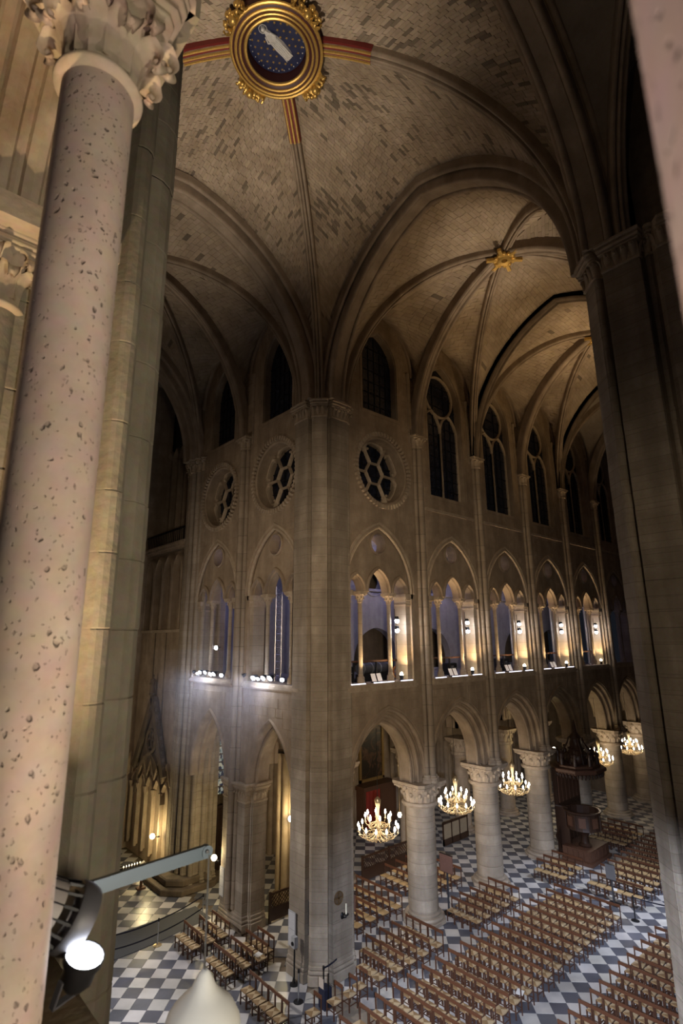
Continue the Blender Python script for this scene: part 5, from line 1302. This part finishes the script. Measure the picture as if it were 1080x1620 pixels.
point('sill_spill', (13.5, 25.9, 10.35), 75, COOL, .2); point('sill_spill', (13.5, 20.9, 10.35), 75, COOL, .2)
for k in range(5):
    c = BAY[k] if k else GB0
    pr = thing('spot_pair', 'pair of white ball spots one above the other in the %s nave gallery bay' % ords[k], 'spotlight', (c+1.22, 17.42, 12.67))
    m = MB(); m.tube([(0, .12, .75), (0, .12, -.45)], .016, 6); m.build('pole', BLACK, pr)
    for z in (.22, -.22):
        m = MB(); m.lathe([(.03, .16), (.09, .15), (.115, .02), (.11, -.0)], seg=12)
        h = m.build('housing', BLACK, pr, 40); h.location = (0, 0, z+.02); m = MB(); m.ball((0, -.02, 0), .105, 12, 8); l = m.build('lens', LENSW, pr, 60); l.location = (0, 0, z-.04)
    point('spot_pair_glow', (c+1.2, 17.0, 12.6), 10, COOL, .12)
    ul = thing('uplight', 'small warm uplight at the foot of the %s gallery bay jamb' % ords[k], 'lamp', (c+1.40, 17.38, 10.16))
    m = MB(); m.lathe([(.08, 0), (.09, .05), (.07, .07), (.10, .2), (.11, .24)], seg=12); m.build('housing', BLACK, ul, 40); m = MB(); m.ball((0, 0, .27), (.085, .085, .12), 10, 6); m.build('bulb', LENSB, ul, 60)
    spot('uplight_beam', (c+1.36, 17.33, 10.52), (c+1.2, 17.75, 13.5), 420, (1.0, .70, .38), 130, .9, .08)
    for q in (-1.15, -.72, .72): spot('uplight_beam', (c+q, 17.24, 10.26), (c+q*.98, 17.60, 14.6), 230, (1.0, .70, .38), 64, .8, .05)
    rl = thing('gallery_railing', 'brown timber handrail inside the %s nave gallery bay' % ords[k], 'railing', (c, 18.35, 10.02)); MB().box(-2.3, 2.3, -.04, .04, .98, 1.06).build('rail', MWOOD, rl)
    for q in (-2.2, -.73, .73, 2.2): MB().box(q-.03, q+.03, -.03, .03, 0, .98).build('post', BLACK, rl)
    for q, (a, b_) in enumerate(((-1.95, -1.15), (-.62, .62), (1.12, 1.9))):
        if k > 3: continue
        o = MB().box(-.5*(b_-a), .5*(b_-a), -.03, .03, 0, .035).build('light_strip', STRIP); o.location = (c+(a+b_)/2, 17.16, 10.165)
        tag(o, 'white light strip on the %s gallery sill, %s' % (ords[k], ('left of both small columns', 'between the two small columns', 'right of both small columns')[q]), 'light strip', 'light strips along the gallery sill')
    for q in range(2):
        if k > 3: continue
        lf = thing('sheet_stand', 'lit sheet on a small stand, %s one on the %s gallery sill' % (('left', 'right')[q], ords[k]), 'stand', (c-.28+q*.36, 17.5, 10.16)); m = MB(); m.add([(-.13, -.05, .06), (.13, -.05, .06), (.13, .08, .38), (-.13, .08, .38), (-.13, -.03, .05), (.13, -.03, .05), (.13, .1, .37), (-.13, .1, .37)], [(0, 1, 2, 3), (7, 6, 5, 4), (0, 4, 5, 1), (1, 5, 6, 2), (2, 6, 7, 3), (3, 7, 4, 0)]); m.build('page', PAGE, lf); m = MB(); m.box(-.1, .1, -.06, .1, 0, .04); m.tube([(0, .05, 0), (0, .06, .2)], .02, 6); m.build('foot', BLACK, lf)
def truss(loc, h, label, s=.16):
    t = thing('lighting_truss', label, 'truss', loc)
    for i, (a, b_) in enumerate(((0, s), (-s, -s*.6), (s, -s*.6))): MB().tube([(a, b_, 0), (a, b_, h)], .022, 6).build('chord', STEEL, t)
    m = MB(); P = [(0, s), (-s, -s*.6), (s, -s*.6)]; n = int(h/.32)
    for i in range(n):
        for k in range(3):
            a, b_ = P[k], P[(k+1) % 3]; m.tube([(*a, i*h/n), (*b_, (i+1)*h/n)], .012, 4); m.tube([(*a, i*h/n), (*b_, i*h/n)], .012, 4)
    m.build('lacing', STEEL, t)
truss((17.25, 19.3, 10.02), 6.0, 'tall thin lattice truss in the first nave gallery bay beside the clustered pier')
truss((15.75, 22.35, 10.02), 4.6, 'leaning ladder truss inside the nearer transept gallery opening', .18)
truss((22.9, 20.2, 10.02), 5.5, 'dark lattice truss in the second nave gallery bay')
du = thing('air_duct', 'fat blue-lit duct lying across the first nave gallery bay', 'duct', (19.8, 19.7, 10.62)); m = MB(); m.tube([(-1.0, 0, 0), (1.0, .1, 0)], .27, 18); m.build('tube', DGREY, du, 40)
for q in (-.9, -.3, .3, .9): m = MB(); m.tube([(q-.03, .02+q*.05, 0), (q+.03, .02+q*.05, 0)], .285, 18); m.build('hoop', STEEL, du, 40)
MB().box(-1.0, 1.0, -.25, .3, -.6, -.26).build('cradle', BLACK, du)
wh = thing('cable_reel', 'round orange cable reel beside the duct in the first gallery bay', 'reel', (20.45, 18.75, 10.45)); m = MB()
m.tube([(.28*math.cos(2*PI*i/20), 0, .28*math.sin(2*PI*i/20)) for i in range(20)], .05, 8, closed=True)
for i in range(6): m.tube([(0, 0, 0), (.26*math.cos(i*PI/3), 0, .26*math.sin(i*PI/3))], .02, 5)
m.ball((0, 0, 0), .08, 10, 6); m.build('wheel', plain('orange_reel', (.45, .18, .05), .6), wh, 50); MB().box(-.3, .3, -.12, .12, -.43, -.33).build('foot', BLACK, wh)
bx_ = [(17.0, 18.9, .7, .8), (22.4, 19.0, .9, .9), (25.0, 19.1, .8, .7), (27.6, 19.0, .9, .95), (30.4, 19.1, .8, .8), (33.0, 19.0, .8, .8)]
for i, (x, y, a, h) in enumerate(bx_):
    o = thing('flight_case', 'dark flight case standing in the nave gallery, %s from the clustered pier' % ords[i], 'case', (x, y, 10.02)); MB().prism([(-a/2, -.3), (a/2, -.3), (a/2, .3), (-a/2, .3)], .08, h, bev=.03).build('body', BLACK, o)
    m = MB(); m.box(-a/2-.01, a/2+.01, -.31, -.29, h*.62, h*.65); m.box(-.1, .1, -.33, -.3, h*.7, h*.8); m.build('edging', STEEL, o)
    for sx in (-1, 1):
        for sy in (-1, 1): m = MB(); m.ball((sx*a*.4, sy*.22, .045), .045, 8, 6); m.build('caster', DGREY, o)

# ------------------------------------------------------------------ own gallery sill: lamps, grey arm and hanging weight
flood((.618, 1.79, 11.115), (.618+.16, 1.79-.34, 11.115+1.0), .054, 'small white lit lamp glaring beside the pitted column', 0, group=None)
hl_ = thing('lamp_housing', 'dark ribbed lamp housing above the small lit lamp by the pitted column', 'lamp', (.535, 1.87, 11.265)); hl_.rotation_mode = 'QUATERNION'; hl_.rotation_quaternion = aim_mat((.5, 1.86, 11.30), (1.75, 1.75, 10.55))
m = MB(); m.lathe([(.01, .15), (.045, .14), (.068, .06), (.074, -.02), (.070, -.022)], seg=24); m.build('dome', plain('taupe_casing', (.24, .22, .21), .5), hl_, 40)
for i in range(14):
    a = 2*PI*i/14; m = MB(); m.tube([(.050*math.cos(a), .050*math.sin(a), .135), (.071*math.cos(a), .071*math.sin(a), .06), (.077*math.cos(a), .077*math.sin(a), -.02)], .0018, 4); m.build('rib', BLACK, hl_)
    m = MB(); m.beam((.074*math.cos(a), .074*math.sin(a), -.02), (.082*math.cos(a), .082*math.sin(a), -.065), .007, .006); m.build('fin', BLACK, hl_)
m = MB(); m.lathe([(.088, -.062), (.092, -.07), (.092, -.10), (.086, -.12), (.07, -.12), (.06, -.05)], seg=28); m.build('front_ring', DGREY, hl_, 40); m = MB(); m.beam((-.05, -.09, -.03), (.05, -.09, -.03), .05, .05); m.build('clamp', BLACK, hl_)
ar = thing('bracket_arm', 'blue-grey metal arm reaching out over the crossing with a cable at its tip', 'bracket', (.55, 1.985, 11.23)); m = MB(); m.beam((0, 0, 0), (.575, .045, 0), .018, .044); m.build('bar', ARMM, ar)
m = MB(); m.tube([(.575, .032, 0), (.575, .058, 0)], .022, 16); m.build('tip', ARMM, ar, 40); m = MB(); m.ball((.572, .028, .004), .007, 8, 6); m.build('bolt', STEEL, ar)
cw = thing('hanging_weight', 'blurred white pear shaped weight on a thin cable below the grey arm', 'weight', (1.135, 2.02, 10.60))
m = MB(); m.tube([(-.004, -.002, .62), (0, 0, .20)], .0035, 6); m.build('cable', STEEL, cw)
m = MB(); m.lathe([(.010, .250), (.020, .240), (.034, .215), (.046, .190), (.072, .168), (.108, .142), (.130, .108), (.138, .07), (.128, .02), (.112, -.03), (.08, -.08), (.03, -.10)], seg=14); rw = random.Random(5)
m.v = [(x*(1+rw.uniform(-.04, .04)), y*(1+rw.uniform(-.04, .04)), z+rw.uniform(-.004, .004)) for x, y, z in m.v]; m.build('body', WAX, cw, 80)
# own gallery: respond uplight, plus added unseen spots on columns, pier and weight
spot('unseen_column_spot', (1.9, .1, 10.8), (.37, 1.66, 11.5), 66, (1.0, .80, .66), 56, 1.0, .05)  # added lamp in mid-air beyond the sill, out of view
spot('unseen_column_spot', (.42, 1.28, 10.55), (.37, 1.62, 14.3), 110, (1.0, .78, .58), 24, .7, .02)
spot('respond_uplight', (-.02, 2.6, 10.6), (.25, 3.3, 14.8), 430, (1.0, .72, .42), 110, 1.0, .06)
spot('unseen_column_spot', (.10, .45, 11.2), (.39, -.03, 14.0), 85, (1.0, .78, .74), 120, 1.0, .08)
spot('pier_wash', (1.5, -3.3, 10.8), (1.3, 3.7, 12.4), 800, (1.0, .88, .68), 70, 1.0, .2)  # added wash to brighten the near pier, no fixture built
spot('weight_light', (.66, 1.72, 11.2), (1.14, 2.02, 10.65), 5, (.9, .95, 1.0), 80, .6, .05)  # added spot to brighten the hanging weight

# ------------------------------------------------------------------ floor fittings
def sign(x, y, label, w_, h_, z, mat, pz, rz, fz=0.0):
    t = thing('signboard', label, 'sign', (x, y, 0), rz); MB().box(-w_/2, w_/2, -.03, .03, z, z+h_).build('board', mat, t); m = MB(); m.box(-w_/2-.02, w_/2+.02, -.02, .035, z-.02, z); m.box(-w_/2-.02, w_/2+.02, -.02, .035, z+h_, z+h_+.02); m.build('frame', BLACK, t)
    MB().box(-.035, .035, .02, .07, 0, z+.1).build('post', DGREY, t); MB().box(-.25, .25, -.2, .25, 0, .03).build('foot', BLACK, t)
BOARD = plain('brown_board', (.20, .10, .07), .6)
sign(16.15, 17.8, 'brown board on a grey post beside the tall clustered pier', .85, .55, 1.83, BOARD, 0, -PI/2)
sign(21.95, 17.45, 'brown board on a post to the right of the first round column', .7, .72, 1.65, BOARD, 0, -PI/2)
sign(28.25, 12.8, 'small grey notice board on a thin pole in the nave aisle', .42, .62, 1.02, plain('grey_board', (.16, .16, .17), .5), 0, -PI/2)
def stanchion(x, y, label, grp='belt posts', h=.95, mat=STEEL):
    t = thing('belt_post', label, 'post', (x, y, 0), 0, grp); m = MB(); m.lathe([(.17, 0), (.17, .015), (.1, .03), (.03, .05)], seg=18); m.build('foot', BRASS if x < 12 else BLACK, t, 40); m = MB(); m.lathe([(.024, .04), (.024, h)], seg=10); m.build('pole', mat, t, 40); m = MB(); m.lathe([(.035, h-.1), (.038, h-.08), (.038, h), (.02, h+.02)], seg=10); m.build('belt_head', BLACK, t, 40)
def belt(a, b_, z, label, sag=.06):
    m = MB(); n = 10
    for i in range(n):
        f, g = i/n, (i+1)/n; p = lambda q: (a[0]+(b_[0]-a[0])*q, a[1]+(b_[1]-a[1])*q, z-sag*4*q*(1-q)); m.beam(p(f), p(g), .012, .05)
    tag(m.build('barrier_belt', BELT), label, 'belt', 'barrier belts')
S = [(9.35, 23.95), (11.22, 23.87), (13.6, 24.6)]
stanchion(*S[0], 'belt post at the left edge of the grey carpet, white card on top'); stanchion(*S[1], 'belt post with shiny brass foot in the middle of the carpet edge'); stanchion(*S[2], 'belt post behind the first transept chairs')
for i in range(2):
    for z, nm in ((.9, 'upper'), (.42, 'lower')): belt(S[i], S[i+1], z, '%s dark blue belt, %s span of the carpet barrier' % (nm, ('left', 'right')[i]))
crd = MB().box(-.09, .09, -.01, .01, .98, 1.26).build('notice_card', PAPER); crd.location = (9.35, 23.9, 0); tag(crd, 'white card standing on the left belt post', 'card')
stanchion(13.3, 17.2, 'thin belt post left of the tall clustered pier foot'); stanchion(14.05, 16.75, 'dark belt post in front of the tall clustered pier', mat=BLACK)
belt((14.05, 16.75), (14.75, 16.85), .9, 'short dark blue belt across the tall clustered pier foot', .03)
stanchion(27.4, 11.55, 'dark belt post at the aisle end of the central block', mat=BLACK); belt((27.4, 11.55), (27.9, 9.6), .9, 'dark blue belt across the nave centre aisle', .05)
stanchion(8.35, 15.35, 'dark belt post near the bottom left of the open floor', mat=BLACK); belt((8.35, 15.35), (7.2, 14.2), .9, 'dark blue belt running off at the bottom left', .03)
m = MB(); m.prism([(8.6, 23.95), (11.2, 24.05), (12.55, 24.25), (13.9, 24.35), (13.9, 25.85), (8.6, 25.85)], .004, .016); tag(m.build('carpet_runner', CARPET), 'grey carpet strip behind the belt barrier in the transept', 'carpet')
bb = thing('barrier_banner', 'dark blue cloth bin stand at the foot of the tall clustered pier', 'stand', (13.78, 16.35, 0)); m = MB(); m.prism([(-.16, -.16), (.16, -.16), (.16, .16), (-.16, .16)], 0, .62, bev=.03); m.build('bag', BELT, bb); m = MB(); m.box(-.02, .02, -.18, -.16, 0, 1.05); m.build('back_post', BLACK, bb); MB().box(-.17, -.15, -.1, .14, .62, .9).build('card', plain('cream_card', (.55, .45, .36), .7), bb)
# things fixed to the clustered pier and its neighbour
md = thing('wall_medallion', 'round bronze consecration medallion on the clustered pier above the candle', 'medallion', (15.05, 17.09, 2.66)); m = MB()
m.tube([(.21*math.cos(2*PI*i/28), -.02, .21*math.sin(2*PI*i/28)) for i in range(28)], .022, 6, closed=True); m.beam((-.17, -.02, 0), (.17, -.02, 0), .02, .05); m.beam((0, -.02, -.17), (0, -.02, .17), .02, .05, upv=(1, 0, 0)); m.build('ring', plain('bronze', (.24, .15, .07), .5, .5), md, 40)
m = MB(); m.add([(0, 0, 0)]+[(.2*math.cos(2*PI*i/28), 0, .2*math.sin(2*PI*i/28)) for i in range(28)], [(0, i+1, (i+1) % 28+1) for i in range(28)]); m.add([(0, .012, 0)]+[(.2*math.cos(2*PI*i/28), .012, .2*math.sin(2*PI*i/28)) for i in range(28)], [(0, (i+1) % 28+1, i+1) for i in range(28)]); m.build('disc', plain('dull_bronze', (.20, .14, .09), .6, .3), md)
sc_ = thing('candle_sconce', 'dark iron sconce with one tall white candle on the clustered pier', 'candle', (15.2, 17.05, 2.05)); m = MB(); m.tube([(0, .05, .0), (0, -.1, -.04), (0, -.22, .02), (0, -.22, .1)], .022, 6); m.lathe([(.02, .08), (.09, .1), (.10, .13)], (0, -.22, 0), 12); m.ball((0, 0, 0), (.08, .05, .12), 8, 5)
for s in (-1, 1): m.tube([(0, -.08, -.03), (s*.14, -.14, .0), (s*.17, -.14, .06)], .014, 5)
m.build('bracket', BLACK, sc_, 50); m = MB(); m.lathe([(.03, .13), (.028, .46), (.005, .47)], (0, -.22, 0), 10); m.build('candle', plain('ivory_wax', (.85, .80, .62), .5), sc_, 50)
def notices(x, y0, y1, z0, z1, label, nx=1, nz=2):
    t = thing('notice_board', label, 'notice', (x, (y0+y1)/2, 0)); MB().box(-.03, .0, y0-(y0+y1)/2, y1-(y0+y1)/2, z0, z1).build('panel', plain('clear_panel', (.48, .48, .50), .35), t)
    w_ = (y1-y0); pr = nodes('printed_sheet'); mm, nt, N, L, b = pr; b.inputs['Roughness'].default_value = .7
    wv = N.new('ShaderNodeTexWave'); wv.bands_direction = 'Z'; wv.inputs['Scale'].default_value = 9; wv.inputs['Distortion'].default_value = 1.5; wv.inputs['Detail Scale'].default_value = 4
    tc = N.new('ShaderNodeTexCoord'); L.new(tc.outputs['Object'], wv.inputs['Vector']); r = N.new('ShaderNodeValToRGB'); r.color_ramp.elements[0].color = (.38, .38, .42, 1); r.color_ramp.elements[1].color = (.74, .73, .73, 1); r.color_ramp.elements[0].position = .25; r.color_ramp.elements[1].position = .5
    L.new(wv.outputs['Fac'], r.inputs[0]); L.new(r.outputs[0], b.inputs['Base Color'])
    for k in range(nz):
        a = z0+.04+(z1-z0-.04)*k/nz; MB().box(-.036, -.03, -w_/2+.04, w_/2-.04, a, a+(z1-z0)/nz-.06).build('sheet', mm, t)
notices(13.99, 18.28, 18.72, .95, 2.1, 'grey panel with printed sheets on the left face of the tall clustered pier')
notices(14.12, 23.72, 24.1, .95, 2.1, 'tall white printed notices on the pier below the bright lamp', nz=3)
ob = thing('lens_box', 'pale box with round lens on a black pole at the tall clustered pier', 'device', (13.76, 18.05, 0)); m = MB(); m.box(-.08, .08, -.1, .1, 1.15, 1.5); m.build('case', plain('pale_casing', (.42, .42, .42), .5), ob); m = MB(); m.tube([(-.08, 0, 1.3), (-.12, 0, 1.3)], .06, 12); m.build('lens', BLACK, ob); m = MB(); m.tube([(0, 0, 0), (0, 0, 1.15)], .03, 8); m.build('pole', BLACK, ob); m = MB(); m.lathe([(.16, 0), (.16, .03), (.03, .05)], seg=14); m.build('foot', BLACK, ob)
lb = thing('line_speaker', 'slim grey column loudspeaker on the clustered pier', 'loudspeaker', (14.27, 17.72, 1.5)); MB().box(-.09, .05, -.07, .07, 0, 1.1).build('case', DGREY, lb); MB().box(-.095, -.09, -.055, .055, .04, 1.06).build('grille', BLACK, lb)
cr = thing('votive_rack', 'dark rack of small lit candles at the far left of the transept', 'candles', (12.55, 30.3, 0)); m = MB(); m.box(-.5, .5, -.2, .2, .72, .76); m.box(-.5, .5, 0.05, .2, .84, .87)
for sx in (-.45, .45): m.tube([(sx, 0, 0), (sx, 0, .72)], .02, 6)
m.build('stand', BLACK, cr)
FLAME = plain('small_flame', (1, .9, .7), .5, 0, 6, ecol=(1, .85, .6))
for i in range(7): m = MB(); m.lathe([(.025, .76), (.025, .86), (.02, .87)], (-.42+i*.14, -.1, 0), 8); m.build('candle', CANDLE, cr); m = MB(); m.ball((-.42+i*.14, -.1, .91), (.02, .02, .045), 6, 5); m.build('flame', FLAME, cr)
ld = thing('reading_stand', 'wooden stand with a small white card in front of the plinth', 'stand', (12.75, 29.4, 0)); MB().box(-.2, .2, -.15, .15, 0, .08).build('foot', MWOOD, ld); MB().box(-.05, .05, -.05, .05, .08, 1.0).build('post', MWOOD, ld); m = MB(); m.beam((-.2, 0, .98), (.2, 0, 1.12), .3, .03); m.build('desk', MWOOD, ld); m = MB(); m.beam((-.1, 0, 1.14), (.1, 0, 1.21), .18, .01); m.build('card', PAPER, ld)

# ------------------------------------------------------------------ thin haze hanging in front of the transept floodlights
hm = bpy.data.materials.new('haze'); hm.use_nodes = True; hn = hm.node_tree; hn.nodes.clear()
ho = hn.nodes.new('ShaderNodeOutputMaterial'); hv = hn.nodes.new('ShaderNodeVolumeScatter'); hv.inputs['Density'].default_value = .010; hv.inputs['Anisotropy'].default_value = .35; hv.inputs['Color'].default_value = (.9, .9, 1, 1)
hn.links.new(hv.outputs[0], ho.inputs['Volume'])
hz = MB().box(11.2, 14.0, 18.9, 28.3, 6.5, 11.6).build('haze', hm, None, kind='stuff'); hz['label'] = 'thin haze lit by the transept floodlights'; hz['category'] = 'haze'
for y in (25.5, 20.6):
    spot('flood_spill', (13.5, y, 10.5), (12.6, y-.3, 4.0), 380, (.80, .82, 1.0), 46, .8, .12)
